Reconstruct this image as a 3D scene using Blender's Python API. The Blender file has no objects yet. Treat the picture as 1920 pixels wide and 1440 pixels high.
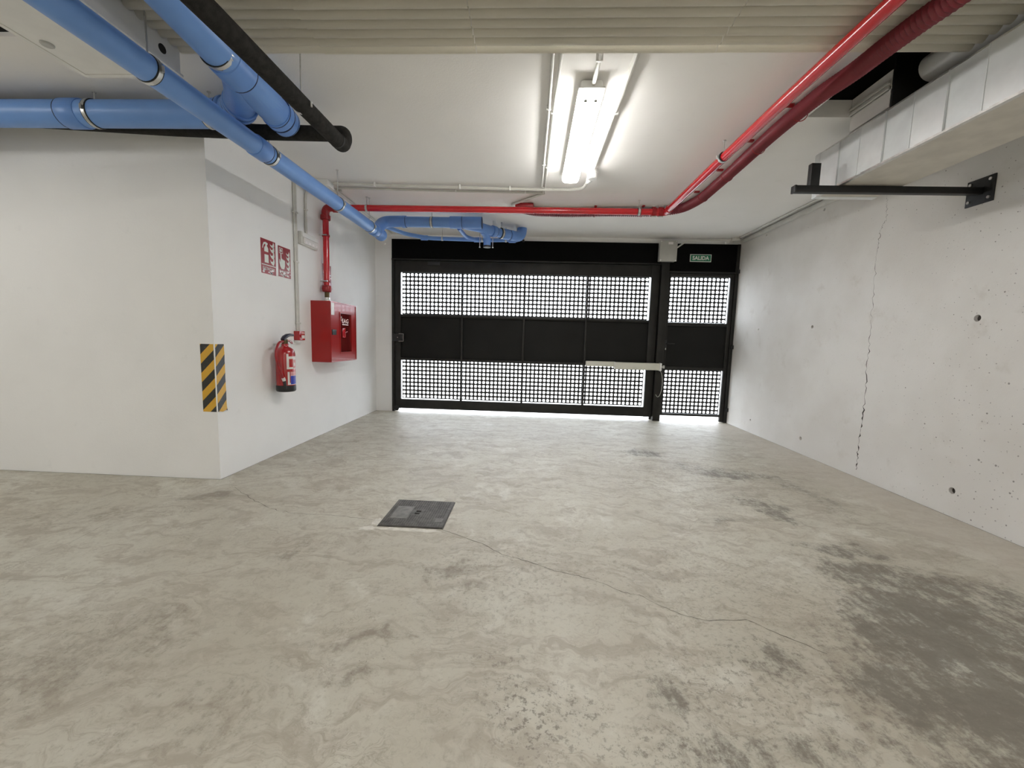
import bpy, bmesh, math, random
from mathutils import Vector, Matrix
random.seed(7)
PI = math.pi
S = bpy.context.scene
COL = S.collection

# ------------------------------------------------------------------ camera
CAM_H = 1.05
FPX = 765.0
_Y = Vector((36, 80, FPX)).normalized()
_Z = Vector((.0276, 1, 0)); _Z.z = -(_Z.x * _Y.x + _Z.y * _Y.y) / _Y.z; _Z.normalize()
_X = _Z.cross(_Y)
if _X.x < 0: _X = -_X
cam_d = bpy.data.cameras.new('camera'); cam = bpy.data.objects.new('camera', cam_d); COL.objects.link(cam)
cam_d.sensor_fit = 'HORIZONTAL'; cam_d.sensor_width = 36.0; cam_d.lens = FPX / 1920 * 36.0
cam_d.clip_start = .02
right = Vector((_X.x, _Y.x, _Z.x)); up = Vector((_X.y, _Y.y, _Z.y)); back = -Vector((_X.z, _Y.z, _Z.z))
M4 = Matrix((right, up, back)).transposed().to_4x4(); M4.translation = (0, 0, CAM_H)
cam.matrix_world = M4
S.camera = cam

# ------------------------------------------------------------------ world, exposure
S.view_settings.view_transform = 'Standard'; S.view_settings.look = 'None'
S.view_settings.gamma = 1.0; S.view_settings.use_curve_mapping = False
S.view_settings.exposure = 2.1
w = bpy.data.worlds.new('sky'); S.world = w; w.use_nodes = True
bg = w.node_tree.nodes['Background']
bg.inputs[0].default_value = (.86, .92, 1.0, 1); bg.inputs[1].default_value = 2.5
S.cycles.use_light_tree = False; S.cycles.max_bounces = 6; S.cycles.diffuse_bounces = 5; S.cycles.glossy_bounces = 2; S.cycles.transmission_bounces = 2
LAMP = 17.0          # radiance of the fluorescent diffusers

# ------------------------------------------------------------------ materials
def newmat(name):
    m = bpy.data.materials.new(name); m.use_nodes = True
    nt = m.node_tree; b = nt.nodes['Principled BSDF']
    return m, nt, b
def N(nt, t, **kw):
    n = nt.nodes.new(t)
    for k, v in kw.items():
        if k.startswith('i_'):
            key = k[2:]; key = int(key) if key.isdigit() else key
            n.inputs[key].default_value = v
        else: setattr(n, k, v)
    return n
def mix(nt, fac, a, b, mode='MIX'):
    n = nt.nodes.new('ShaderNodeMix'); n.data_type = 'RGBA'; n.blend_type = mode
    for i, v in ((0, fac), (6, a), (7, b)):
        if hasattr(v, 'is_linked') or hasattr(v, 'links'): nt.links.new(v, n.inputs[i])
        else: n.inputs[i].default_value = v if i == 0 else (*v, 1)
    return n.outputs[2]
def math_(nt, op, a, b=None, c=None, clamp=False):
    n = nt.nodes.new('ShaderNodeMath'); n.operation = op; n.use_clamp = clamp
    for i, v in enumerate((a, b, c)):
        if v is None: continue
        if hasattr(v, 'links'): nt.links.new(v, n.inputs[i])
        else: n.inputs[i].default_value = v
    return n.outputs[0]
def ramp(nt, src, lo, hi, a=0.0, b=1.0, smooth=True):
    n = nt.nodes.new('ShaderNodeMapRange'); n.interpolation_type = 'SMOOTHSTEP' if smooth else 'LINEAR'
    nt.links.new(src, n.inputs[0])
    for i, v in ((1, lo), (2, hi), (3, a), (4, b)): n.inputs[i].default_value = v
    return n.outputs[0]
def noise(nt, vec, scale, detail=4, rough=.55, dist=0.0, out=0):
    n = nt.nodes.new('ShaderNodeTexNoise'); n.inputs['Scale'].default_value = scale
    n.inputs['Detail'].default_value = detail; n.inputs['Roughness'].default_value = rough
    n.inputs['Distortion'].default_value = dist
    if vec is not None: nt.links.new(vec, n.inputs['Vector'])
    return n.outputs[out]
def geopos(nt): return nt.nodes.new('ShaderNodeNewGeometry').outputs['Position']
def objpos(nt): return nt.nodes.new('ShaderNodeTexCoord').outputs['Object']
def bump(nt, b, h, strength=.3, dist=.01):
    n = nt.nodes.new('ShaderNodeBump'); n.inputs['Strength'].default_value = strength
    n.inputs['Distance'].default_value = dist
    nt.links.new(h, n.inputs['Height']); nt.links.new(n.outputs[0], b.inputs['Normal'])

def paint(name, col, rough=.5, metal=0.0, spec=.5, var=.08, scale=6, bmp=0.0, bscale=120, coat=0):
    """plain painted / moulded surface with a little procedural variation"""
    m, nt, b = newmat(name)
    p = objpos(nt)
    n = noise(nt, p, scale, 3)
    dark = tuple(c * (1 - var) for c in col); lite = tuple(min(1, c * (1 + var)) for c in col)
    nt.links.new(mix(nt, ramp(nt, n, .3, .7), dark, lite), b.inputs['Base Color'])
    b.inputs['Roughness'].default_value = rough; b.inputs['Metallic'].default_value = metal
    b.inputs['Specular IOR Level'].default_value = spec
    b.inputs['Coat Weight'].default_value = coat
    if bmp: bump(nt, b, noise(nt, p, bscale, 3), bmp, .002)
    return m
def emit(name, col, strength):
    m, nt, b = newmat(name)
    b.inputs['Base Color'].default_value = (*col, 1); b.inputs['Emission Color'].default_value = (*col, 1)
    b.inputs['Emission Strength'].default_value = strength
    return m

def wall_paint(name, col, var=.05, bmp=.15):
    m, nt, b = newmat(name); p = geopos(nt)
    n1 = noise(nt, p, 1.3, 3, .6); n2 = noise(nt, p, 9, 4, .65)
    c = mix(nt, ramp(nt, n1, .3, .7), tuple(x * (1 - var) for x in col), col)
    c = mix(nt, ramp(nt, n2, .62, .78, 0, .25), c, tuple(x * .82 for x in col))
    nt.links.new(c, b.inputs['Base Color']); b.inputs['Roughness'].default_value = .75
    b.inputs['Specular IOR Level'].default_value = .3
    bump(nt, b, noise(nt, p, 90, 2, .7), bmp, .004)
    return m

M = {}
M['wall'] = wall_paint('white_wall_paint', (.84, .84, .83))
M['ceil'] = wall_paint('ceiling_paint', (.85, .835, .81), .04)

def right_wall_mat():
    m, nt, b = newmat('cast_concrete_painted'); p = geopos(nt)
    n1 = noise(nt, p, .9, 4, .6); n2 = noise(nt, p, 5, 5, .7)
    c = mix(nt, ramp(nt, n1, .32, .68), (.64, .615, .58), (.74, .725, .70))
    c = mix(nt, ramp(nt, n2, .56, .74, 0, .45), c, (.56, .525, .48))
    # bug holes: small dark pits, more of them towards the near end
    sp = nt.nodes.new('ShaderNodeSeparateXYZ'); nt.links.new(p, sp.inputs[0])
    cb = nt.nodes.new('ShaderNodeCombineXYZ'); nt.links.new(sp.outputs[1], cb.inputs[0]); nt.links.new(sp.outputs[2], cb.inputs[1])
    near = ramp(nt, math_(nt, 'ADD', sp.outputs[1], math_(nt, 'MULTIPLY', noise(nt, p, 2.2, 3), 1.6)), 2.7, 4.6, 1.0, .3)
    def pits(scale, lo, big, src):
        v = N(nt, 'ShaderNodeTexVoronoi', feature='F1', voronoi_dimensions='2D'); v.inputs['Scale'].default_value = scale; nt.links.new(cb.outputs[0], v.inputs['Vector'])
        rnd = nt.nodes.new('ShaderNodeSeparateColor'); nt.links.new(v.outputs['Color'], rnd.inputs[0])
        size = math_(nt, 'MULTIPLY', ramp(nt, rnd.outputs[0], lo, 1.0, 0.0, big, False), near)
        d = math_(nt, 'ADD', v.outputs['Distance'], ramp(nt, noise(nt, p, scale * 5, 3), .2, .8, -big * .45, big * .45, False))
        return ramp(nt, math_(nt, 'SUBTRACT', size, d), -.01, .02)
    pit = pits(11, .70, .085, p); pit2 = pits(34, .72, .17, p)
    allp = math_(nt, 'MAXIMUM', math_(nt, 'MULTIPLY', pit, .8), math_(nt, 'MULTIPLY', pit2, .6))
    c = mix(nt, allp, c, (.17, .155, .14))
    nt.links.new(c, b.inputs['Base Color']); b.inputs['Roughness'].default_value = .7
    b.inputs['Specular IOR Level'].default_value = .35
    bump(nt, b, noise(nt, p, 55, 3, .7), .12, .006)
    return m
M['rwall'] = right_wall_mat()

def floor_mat():
    m, nt, b = newmat('worn_concrete_floor'); p = geopos(nt)
    # warped coordinates make ragged stain outlines and trowel swirls
    nz = noise(nt, p, 2.2, 4, .62, 0, 1)
    off = N(nt, 'ShaderNodeVectorMath', operation='SUBTRACT'); nt.links.new(nz, off.inputs[0]); off.inputs[1].default_value = (.5, .5, .5)
    sc = N(nt, 'ShaderNodeVectorMath', operation='SCALE'); nt.links.new(off.outputs[0], sc.inputs[0]); sc.inputs['Scale'].default_value = .55
    wp = N(nt, 'ShaderNodeVectorMath', operation='ADD'); nt.links.new(p, wp.inputs[0]); nt.links.new(sc.outputs[0], wp.inputs[1]); wp = wp.outputs[0]
    def blob(cx, cy, rx, ry, rot, s):
        mp = N(nt, 'ShaderNodeMapping', vector_type='TEXTURE')
        mp.inputs['Location'].default_value = (cx, cy, 0); mp.inputs['Rotation'].default_value = (0, 0, math.radians(rot))
        mp.inputs['Scale'].default_value = (rx, ry, 1); nt.links.new(wp, mp.inputs[0])
        ln = N(nt, 'ShaderNodeVectorMath', operation='LENGTH'); nt.links.new(mp.outputs[0], ln.inputs[0])
        return ramp(nt, ln.outputs['Value'], .15, 1.35, s, 0)
    def group(L):
        acc = None
        for a in L:
            v = blob(*a); acc = v if acc is None else math_(nt, 'MAXIMUM', acc, v)
        return acc
    base = mix(nt, ramp(nt, noise(nt, p, 1.1, 4, .6), .3, .7), (.47, .44, .36), (.555, .535, .455))
    def stretched(rot, sx, sy, src):
        st = N(nt, 'ShaderNodeMapping'); st.inputs['Rotation'].default_value = (0, 0, math.radians(rot)); st.inputs['Scale'].default_value = (sx, sy, 1)
        nt.links.new(src, st.inputs[0]); return st.outputs[0]
    v1 = stretched(28, 1.0, 3.4, wp); v2 = stretched(4, 4.5, 1.0, p)
    streak = noise(nt, v1, 3.0, 7, .70, .8)
    streaky = noise(nt, v2, 3.5, 6, .72)
    mott = noise(nt, p, 11, 6, .74)
    fine = noise(nt, p, 42, 5, .8)
    base = mix(nt, ramp(nt, streak, .45, .62, 0, .8), base, (.375, .335, .27))
    base = mix(nt, ramp(nt, noise(nt, wp, 2.4, 6, .7), .52, .68, 0, .75), base, (.635, .62, .545))
    base = mix(nt, ramp(nt, mott, .50, .68, 0, .5), base, (.36, .32, .26))
    base = mix(nt, ramp(nt, fine, .52, .66, 0, .42), base, (.30, .268, .21))
    tr1 = math_(nt, 'ABSOLUTE', math_(nt, 'SUBTRACT', noise(nt, v1, 2.1, 5, .62, 1.4), .5)); tr2 = math_(nt, 'ABSOLUTE', math_(nt, 'SUBTRACT', noise(nt, wp, 3.4, 5, .66), .52))
    wr = math_(nt, 'MAXIMUM', ramp(nt, tr1, .0, .013, 1, 0), ramp(nt, tr2, .0, .011, 1, 0))
    base = mix(nt, math_(nt, 'MULTIPLY', wr, ramp(nt, noise(nt, p, 2.7, 4), .48, .66, .0, .55)), base, (.29, .255, .20))
    speckmask = ramp(nt, noise(nt, p, 3.1, 5, .6), .5, .68)
    base = mix(nt, math_(nt, 'MULTIPLY', ramp(nt, noise(nt, p, 75, 2, .7), .63, .70, 0, .7), speckmask), base, (.16, .14, .11))
    # grime patches of the photograph, at their places on the floor
    dark = group([(1.55, 1.48, .62, .42, 25, 1), (1.18, 1.18, .30, .22, 20, 1), (1.75, 1.85, .42, .24, -10, .85), (1.45, 1.15, .55, .3, 35, 1),
                  (2.15, 1.45, .5, .5, 0, .9), (1.70, 2.14, .24, .09, 0, .75), (1.60, 2.62, .17, .30, 12, .75), (1.25, 2.45, .18, .10, 0, .5),
                  (1.72, 3.36, .42, .2, -15, .75), (1.10, 3.92, .22, .14, 0, .75), (1.45, 3.5, .25, .1, 0, .5), (2.0, 2.95, .14, .5, 8, .5),
                  (.46, 1.16, .17, .12, 30, .6), (.62, 1.02, .38, .10, 10, .65), (.85, 1.30, .22, .09, -25, .65)])
    brown = group([(-1.38, 1.18, .36, .22, 30, .6), (-1.85, .98, .5, .25, 30, .5), (-2.08, 2.45, .22, .10, 20, .9), (-1.12, 1.86, .18, .14, 0, .65),
                   (-.33, 1.76, .22, .08, 0, .75), (-.2, 1.63, .09, .05, 0, .8), (-.5, 1.32, .22, .045, 25, .65), (-.47, 1.17, .12, .03, 35, .7),
                   (-2.5, 2.1, .5, .2, 15, .45), (-.9, 1.0, .5, .25, 35, .4), (.5, 1.88, .35, .12, -5, .4), (-.2, 4.4, .9, .22, 0, .35),
                   (-1.75, 3.7, .12, .9, 0, .45), (0.3, 3.1, .9, .35, 10, .25), (-.9, 1.95, .6, .3, 30, .25)])
    speck = group([(0.0, 1.03, .14, .16, 0, 1), (-.08, 1.27, .12, .12, 0, .6), (.12, 1.12, .12, .08, 0, .8), (.3, 1.0, .5, .1, 0, .6),
                   (.75, 1.25, .5, .25, 0, .55), (.9, 1.75, .7, .5, 0, .3), (-.1, 1.75, .5, .35, 0, .35), (1.3, 3.3, 1.0, .9, 0, .35)])
    tex = math_(nt, 'ADD', math_(nt, 'ADD', math_(nt, 'MULTIPLY', mott, .34), math_(nt, 'MULTIPLY', streaky, .36)), math_(nt, 'MULTIPLY', fine, .30))
    tx = math_(nt, 'MULTIPLY', math_(nt, 'SUBTRACT', tex, .5), 5.0)
    dk = ramp(nt, math_(nt, 'ADD', dark, tx), .28, .95)
    dk = math_(nt, 'MULTIPLY', dk, ramp(nt, dark, .0, .45))
    dk = math_(nt, 'ADD', math_(nt, 'MULTIPLY', dk, .66), math_(nt, 'MULTIPLY', dark, .18), clamp=True)
    col = mix(nt, dk, base, (.150, .133, .108))
    bk = ramp(nt, math_(nt, 'ADD', brown, tx), .25, 1.05)
    bk = math_(nt, 'MULTIPLY', bk, ramp(nt, brown, .0, .5))
    bk = math_(nt, 'ADD', math_(nt, 'MULTIPLY', bk, .45), math_(nt, 'MULTIPLY', brown, .16), clamp=True)
    col = mix(nt, bk, col, (.20, .165, .125))
    col = mix(nt, math_(nt, 'MULTIPLY', ramp(nt, fine, .51, .60, 0, .8), speck), col, (.17, .15, .12))
    # tyre tread print
    tm = N(nt, 'ShaderNodeMapping', vector_type='TEXTURE'); tm.inputs['Location'].default_value = (1.02, 1.80, 0); tm.inputs['Rotation'].default_value = (0, 0, math.radians(4)); nt.links.new(p, tm.inputs[0])
    ts = nt.nodes.new('ShaderNodeSeparateXYZ'); nt.links.new(tm.outputs[0], ts.inputs[0])
    ax_ = math_(nt, 'ABSOLUTE', ts.outputs[0]); ay_ = math_(nt, 'ABSOLUTE', ts.outputs[1])
    tf = math_(nt, 'FRACT', math_(nt, 'ADD', math_(nt, 'MULTIPLY', ts.outputs[1], 42), math_(nt, 'MULTIPLY', ax_, 30)))
    tt = math_(nt, 'MULTIPLY', math_(nt, 'LESS_THAN', tf, .4), math_(nt, 'MULTIPLY', ramp(nt, ax_, .07, .085, 1, 0), math_(nt, 'MULTIPLY', ramp(nt, ax_, .02, .03), ramp(nt, ay_, .12, .3, 1, 0))))
    col = mix(nt, math_(nt, 'MULTIPLY', tt, ramp(nt, mott, .4, .6, .05, .45)), col, (.33, .295, .24))
    # clean sandy strip that the wheels never reach, along the right wall
    sp = nt.nodes.new('ShaderNodeSeparateXYZ'); nt.links.new(wp, sp.inputs[0])
    strip = ramp(nt, sp.outputs[0], 2.15, 2.5, 0, .6)
    col = mix(nt, strip, col, (.55, .50, .43))
    nt.links.new(col, b.inputs['Base Color'])
    nt.links.new(ramp(nt, mott, .3, .7, .42, .62), b.inputs['Roughness'])
    b.inputs['Specular IOR Level'].default_value = .45
    bump(nt, b, noise(nt, p, 9, 4, .75), .3, .008)
    return m
M['floor'] = floor_mat()
M['crack'] = paint('crack_shadow_dirt', (.06, .052, .045), .95, var=.3, scale=60)
M['outside'] = paint('pale_street_concrete', (.62, .61, .58), .8, var=.08, scale=2)
M['corr'] = wall_paint('corrugated_sheet_paint', (.86, .83, .74), .07, .1)
M['void'] = paint('unlit_void', (.018, .017, .016), .95)  # near-black colour stands in for missing light inside openings and slots
M['blue'] = paint('blue_pvc', (.155, .32, .70), .38, var=.06, scale=3, bmp=.08, bscale=40)
M['bluefit'] = paint('blue_pvc_fitting', (.135, .29, .68), .35, var=.05, scale=5)
M['seal'] = paint('dark_blue_seal', (.010, .018, .075), .5)
M['zinc'] = paint('zinc_plated_steel', (.62, .62, .60), .3, .9, var=.1, scale=30)
M['rubber'] = paint('black_rubber', (.014, .014, .014), .7)
M['foam'] = paint('black_insulation_foam', (.022, .021, .019), .92, spec=.2, var=.25, scale=40, bmp=.3, bscale=160)
M['redp'] = paint('red_gloss_pipe_paint', (.52, .008, .016), .22, spec=.6, var=.06, scale=5, coat=.4)
M['redd'] = paint('dark_red_coupling', (.30, .008, .012), .4, var=.15, scale=30)
M['hose'] = paint('maroon_corrugated_conduit', (.20, .022, .034), .45, var=.12, scale=8)
M['redbox'] = paint('red_cabinet_enamel', (.34, .006, .005), .3, spec=.5, var=.04, scale=4, coat=.15)
M['redext'] = paint('red_extinguisher_enamel', (.38, .004, .008), .22, spec=.6, var=.05, scale=6, coat=.5)
M['redsign'] = paint('red_sign_film', (.27, .006, .010), .35, var=.05)
M['signwhite'] = paint('sign_white_print', (.70, .74, .68), .4, var=.05)
M['glare_print'] = paint('white_print_and_glare', (.86, .82, .82), .4, var=.06, scale=30)  # white for print, and for glare painted on the signs
M['green'] = paint('green_sign_film', (.006, .15, .07), .4)
M['cond'] = paint('pale_grey_conduit', (.60, .59, .55), .45, var=.05, scale=12)
M['plast'] = paint('white_plastic', (.76, .76, .74), .35, var=.04)
M['greybox'] = paint('grey_junction_plastic', (.42, .415, .38), .45, var=.05)
M['actu'] = paint('cream_actuator_enamel', (.66, .66, .58), .35, var=.04)
M['gate'] = paint('black_gate_paint', (.018, .017, .015), .45, spec=.3, var=.25, scale=5, bmp=.05)
M['gatepan'] = paint('charcoal_gate_panel', (.0065, .0065, .0055), .55, spec=.25, var=.25, scale=3)
M['header'] = paint('black_header_paint', (.0012, .0012, .0012), .75, spec=.12, var=.2)
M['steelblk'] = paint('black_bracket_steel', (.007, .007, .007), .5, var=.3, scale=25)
M['duct_shaded'] = paint('white_coated_duct_sheet_shaded', (.66, .69, .69), .42, .3, var=.05, scale=9)  # darker copy of the duct sheet, paints the shading of buckled sheets
M['duct'] = paint('white_coated_duct_sheet', (.74, .77, .77), .30, .35, var=.05, scale=9, bmp=.05, bscale=30)
M['ductu'] = paint('beige_duct_underside', (.58, .55, .49), .55, .1, var=.08, scale=7)  # beige, darker tone for the duct core
M['iron'] = paint('worn_cast_iron', (.115, .108, .098), .55, .35, var=.25, scale=25, bmp=.3, bscale=200)
M['iron2'] = paint('polished_wear_iron', (.19, .18, .16), .45, .35, var=.2, scale=30)
M['cement'] = paint('fresh_white_cement', (.66, .64, .58), .85, var=.1, scale=30, bmp=.4, bscale=80)
M['black'] = paint('black_plastic', (.012, .012, .013), .4)
M['navy'] = paint('dark_valve_plastic', (.02, .022, .04), .3)
M['brass'] = paint('dull_brass', (.10, .075, .035), .4, .8, var=.2, scale=40)
M['blueprint'] = paint('blue_label_print', (.02, .035, .36), .4)
M['labelw'] = paint('label_paper', (.74, .72, .70), .4, var=.04)
M['labelp'] = paint('label_pink_print', (.62, .30, .30), .4)
M['tubeend'] = paint('tube_holder_grey', (.42, .42, .40), .4)
for kk, ff in (('lamp', .62), ('lamp2', .92), ('lamp3', .36)): M[kk] = emit('lit_fluorescent_diffuser', (1.0, .985, .955), LAMP * ff)
mg, ntg, bgl = newmat('hose_window_pane')
bgl.inputs['Base Color'].default_value = (.12, .006, .006, 1); bgl.inputs['Roughness'].default_value = .08
bgl.inputs['Coat Weight'].default_value = .5; M['pane'] = mg

def tape_mat():
    m, nt, b = newmat('hazard_stripe_tape'); p = geopos(nt)
    sp = nt.nodes.new('ShaderNodeSeparateXYZ'); nt.links.new(p, sp.inputs[0])
    u = math_(nt, 'ADD', sp.outputs[0], sp.outputs[1])
    k = math_(nt, 'SUBTRACT', sp.outputs[2], math_(nt, 'MULTIPLY', u, 1.02))
    fr = math_(nt, 'FRACT', math_(nt, 'ADD', math_(nt, 'MULTIPLY', k, 1 / .131), .13))
    band = math_(nt, 'LESS_THAN', fr, .5)
    c = mix(nt, band, (.022, .024, .022), (.66, .37, .03))
    c = mix(nt, ramp(nt, noise(nt, p, 40, 5), .6, .75, 0, .25), c, (.55, .33, .12))
    nt.links.new(c, b.inputs['Base Color']); b.inputs['Roughness'].default_value = .28
    bump(nt, b, noise(nt, p, 45, 4, .6, 1.5), .35, .006)
    return m
M['tape'] = tape_mat()

# ------------------------------------------------------------------ mesh helpers
def box(bm, x0, x1, y0, y1, z0, z1, bev=0, seg=2):
    if x0 > x1: x0, x1 = x1, x0
    if y0 > y1: y0, y1 = y1, y0
    if z0 > z1: z0, z1 = z1, z0
    v = [bm.verts.new(c) for c in ((x0, y0, z0), (x1, y0, z0), (x1, y1, z0), (x0, y1, z0), (x0, y0, z1), (x1, y0, z1), (x1, y1, z1), (x0, y1, z1))]
    fs = [bm.faces.new([v[i] for i in q]) for q in ((0, 3, 2, 1), (4, 5, 6, 7), (0, 1, 5, 4), (1, 2, 6, 5), (2, 3, 7, 6), (3, 0, 4, 7))]
    if bev:
        es = list({e for f in fs for e in f.edges})
        bmesh.ops.bevel(bm, geom=es, offset=bev, segments=seg, affect='EDGES', profile=.5)
def frames(pts):
    T = []
    for i in range(len(pts)):
        a = pts[max(0, i - 1)]; c = pts[min(len(pts) - 1, i + 1)]
        T.append((c - a).normalized())
    n = T[0].orthogonal().normalized(); out = []
    for i, t in enumerate(T):
        if i:
            ax = T[i - 1].cross(t)
            if ax.length > 1e-7: n = Matrix.Rotation(T[i - 1].angle(t), 3, ax.normalized()) @ n
        n = (n - t * n.dot(t)).normalized()
        out.append((t, n, t.cross(n)))
    return out
def tube(bm, pts, r, seg=16, cap=True):
    pts = [Vector(p) for p in pts]
    rs = r if isinstance(r, (list, tuple)) else [r] * len(pts)
    rings = []
    for p, rr, (t, n, bb) in zip(pts, rs, frames(pts)):
        rings.append([bm.verts.new(p + n * (rr * math.cos(2 * PI * k / seg)) + bb * (rr * math.sin(2 * PI * k / seg))) for k in range(seg)])
    for a, c in zip(rings, rings[1:]):
        for k in range(seg): bm.faces.new((a[k], a[(k + 1) % seg], c[(k + 1) % seg], c[k]))
    if cap:
        bm.faces.new(rings[0][::-1]); bm.faces.new(rings[-1])
def bend(pts, R, n=8):
    """polyline with its inner corners rounded to radius-like distance R"""
    pts = [Vector(p) for p in pts]; out = [pts[0]]
    for a, c, d in zip(pts, pts[1:], pts[2:]):
        u = (a - c); v = (d - c); r = min(R, u.length * .49, v.length * .49)
        p0 = c + u.normalized() * r; p1 = c + v.normalized() * r
        for i in range(n + 1):
            t = i / n; out.append(p0 * (1 - t) ** 2 + c * 2 * t * (1 - t) + p1 * t * t)
    out.append(pts[-1]); return out
def band(bm, c, ax, r, wd, seg=24):
    c = Vector(c); a = Vector(ax).normalized() * wd / 2
    tube(bm, [c - a, c + a], r, seg)
def collar(bm, c, ax, r, wd, seg=24):
    """socket with soft shoulders"""
    c = Vector(c); a = Vector(ax).normalized()
    h = wd / 2; e = min(.006, wd * .2)
    tube(bm, [c - a * h, c - a * (h - e), c + a * (h - e), c + a * h], [r * .95, r, r, r * .95], seg)
def lathe(bm, prof, c, seg=32):
    c = Vector(c); rings = []
    for r, z in prof:
        rings.append([bm.verts.new(c + Vector((max(r, 1e-4) * math.cos(2 * PI * k / seg), max(r, 1e-4) * math.sin(2 * PI * k / seg), z))) for k in range(seg)])
    for a, d in zip(rings, rings[1:]):
        for k in range(seg): bm.faces.new((a[k], a[(k + 1) % seg], d[(k + 1) % seg], d[k]))
    bm.faces.new(rings[0][::-1]); bm.faces.new(rings[-1])
def prism(bm, poly, org, U, V, t, Nn):
    """extrude a 2D polygon in plane (U,V) at org by t along Nn"""
    org, U, V, Nn = Vector(org), Vector(U), Vector(V), Vector(Nn)
    a = [bm.verts.new(org + U * x + V * y) for x, y in poly]; b = [bm.verts.new(v.co + Nn * t) for v in a]
    n = len(poly)
    bm.faces.new(a[::-1]); bm.faces.new(b)
    for i in range(n): bm.faces.new((a[i], a[(i + 1) % n], b[(i + 1) % n], b[i]))
def rects_minus(x0, x1, y0, y1, holes):
    xs = sorted({x0, x1, *[h[0] for h in holes], *[h[1] for h in holes]}); ys = sorted({y0, y1, *[h[2] for h in holes], *[h[3] for h in holes]})
    xs = [x for x in xs if x0 <= x <= x1]; ys = [y for y in ys if y0 <= y <= y1]
    for a, b in zip(xs, xs[1:]):
        for c, d in zip(ys, ys[1:]):
            mx, my = (a + b) / 2, (c + d) / 2
            if not any(h[0] < mx < h[1] and h[2] < my < h[3] for h in holes): yield a, b, c, d

WL = {}
def wloc(o): return WL.get(o.name, Vector((0, 0, 0)))
def tag(o, label=None, cat=None, group=None, kind=None):
    if label: o['label'] = label
    if cat: o['category'] = cat
    if group: o['group'] = group
    if kind: o['kind'] = kind
    return o
def thing(name, loc, label, cat, group=None, kind=None):
    o = bpy.data.objects.new(name, None); COL.objects.link(o); o.location = loc; WL[o.name] = Vector(loc)
    o.empty_display_size = .1
    return tag(o, label, cat, group, kind)
def obj(name, bm, mat, parent=None, smooth=True, ang=35, label=None, origin=None):
    """link a bmesh (world coordinates) as one object; parts keep their thing's origin"""
    bmesh.ops.recalc_face_normals(bm, faces=bm.faces)
    off = wloc(parent) if parent else Vector(origin or (0, 0, 0))
    bmesh.ops.translate(bm, verts=bm.verts, vec=-off)
    me = bpy.data.meshes.new(name); bm.to_mesh(me); bm.free()
    if smooth:
        me.polygons.foreach_set('use_smooth', [True] * len(me.polygons)); me.set_sharp_from_angle(angle=math.radians(ang))
    me.materials.append(M[mat] if isinstance(mat, str) else mat)
    o = bpy.data.objects.new(name, me); COL.objects.link(o)
    if parent: o.parent = parent
    else: o.location = off
    WL[o.name] = off
    if label: o['label'] = label
    return o
def part(name, mat, parent, fn, **kw):
    bm = bmesh.new(); fn(bm); return obj(name, bm, mat, parent, **kw)
def P(name, mat, parent, *b, bev=0, **kw):
    bm = bmesh.new(); box(bm, *b, bev=bev); return obj(name, bm, mat, parent, **kw)
def T(name, mat, parent, pts, r, seg=16, **kw):
    bm = bmesh.new(); tube(bm, pts, r, seg); return obj(name, bm, mat, parent, **kw)
def text_mesh(name, s, mat, parent, org, U, V, height, weight=0.0, width=None, label=None):
    """flat lettering in plane (U,V) with its left baseline at org"""
    cu = bpy.data.curves.new('lettering', 'FONT'); cu.body = s; cu.size = 1; cu.offset = weight; cu.resolution_u = 3
    to = bpy.data.objects.new('lettering', cu); COL.objects.link(to)
    dg = bpy.context.evaluated_depsgraph_get(); me = bpy.data.meshes.new_from_object(to.evaluated_get(dg))
    bpy.data.objects.remove(to); bpy.data.curves.remove(cu)
    xs = [v.co.x for v in me.vertices]; ys = [v.co.y for v in me.vertices]
    sx = sy = height / (max(ys) - min(ys)); x0, y0 = min(xs), min(ys)
    if width: sx = width / (max(xs) - min(xs))
    org, U, V = Vector(org), Vector(U), Vector(V); off = wloc(parent)
    for v in me.vertices: v.co = org + U * ((v.co.x - x0) * sx) + V * ((v.co.y - y0) * sy) - off
    me.materials.clear(); me.materials.append(M[mat]); me.name = name
    o = bpy.data.objects.new(name, me); COL.objects.link(o); o.parent = parent; WL[o.name] = off
    if label: o['label'] = label
    return o

# ------------------------------------------------------------------ setting
XL, XR, YG, YN, ZC = -2.20, 2.735, 5.72, 2.75, 2.46
XB, YB = -6.6, -4.6                                # end of the garage to the left / behind
bm = bmesh.new(); box(bm, XB - .2, XR + .2, YB - .2, YG + .2, -.12, 0)
fl = tag(obj('floor', bm, 'floor', smooth=False), 'worn grey concrete garage floor with dark stains', 'floor', kind='structure')
bm = bmesh.new(); box(bm, -14, 14, YG + .2, 40, -.14, -.02)
tag(obj('floor_outside', bm, 'outside', smooth=False), 'bright paved ground outside beyond the gate', 'pavement', kind='structure')
bm = bmesh.new(); box(bm, XL - .2, XL, YN, YG, 0, 2.9)
tag(obj('wall_left', bm, 'wall', smooth=False), 'white wall carrying the extinguisher and hose cabinet', 'wall', kind='structure')
bm = bmesh.new(); box(bm, XB, XL - .2, YN, YN + .2, 0, 2.9)
tag(obj('wall_left_front', bm, 'wall', smooth=False), 'white wall facing the camera left of the taped corner', 'wall', kind='structure')
bm = bmesh.new(); box(bm, XL - .2, -1.965, YG, YG + .2, 0, 2.9); box(bm, -1.965, XR, YG, YG + .2, 2.40, 2.9)
tag(obj('wall_far', bm, 'wall', smooth=False), 'narrow white wall strip beside and above the gate', 'wall', kind='structure')
bm = bmesh.new(); box(bm, XB, XR, YB - .2, YB, 0, 2.9)
tag(obj('wall_back', bm, 'wall', smooth=False), 'white wall behind the camera', 'wall', kind='structure')
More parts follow.
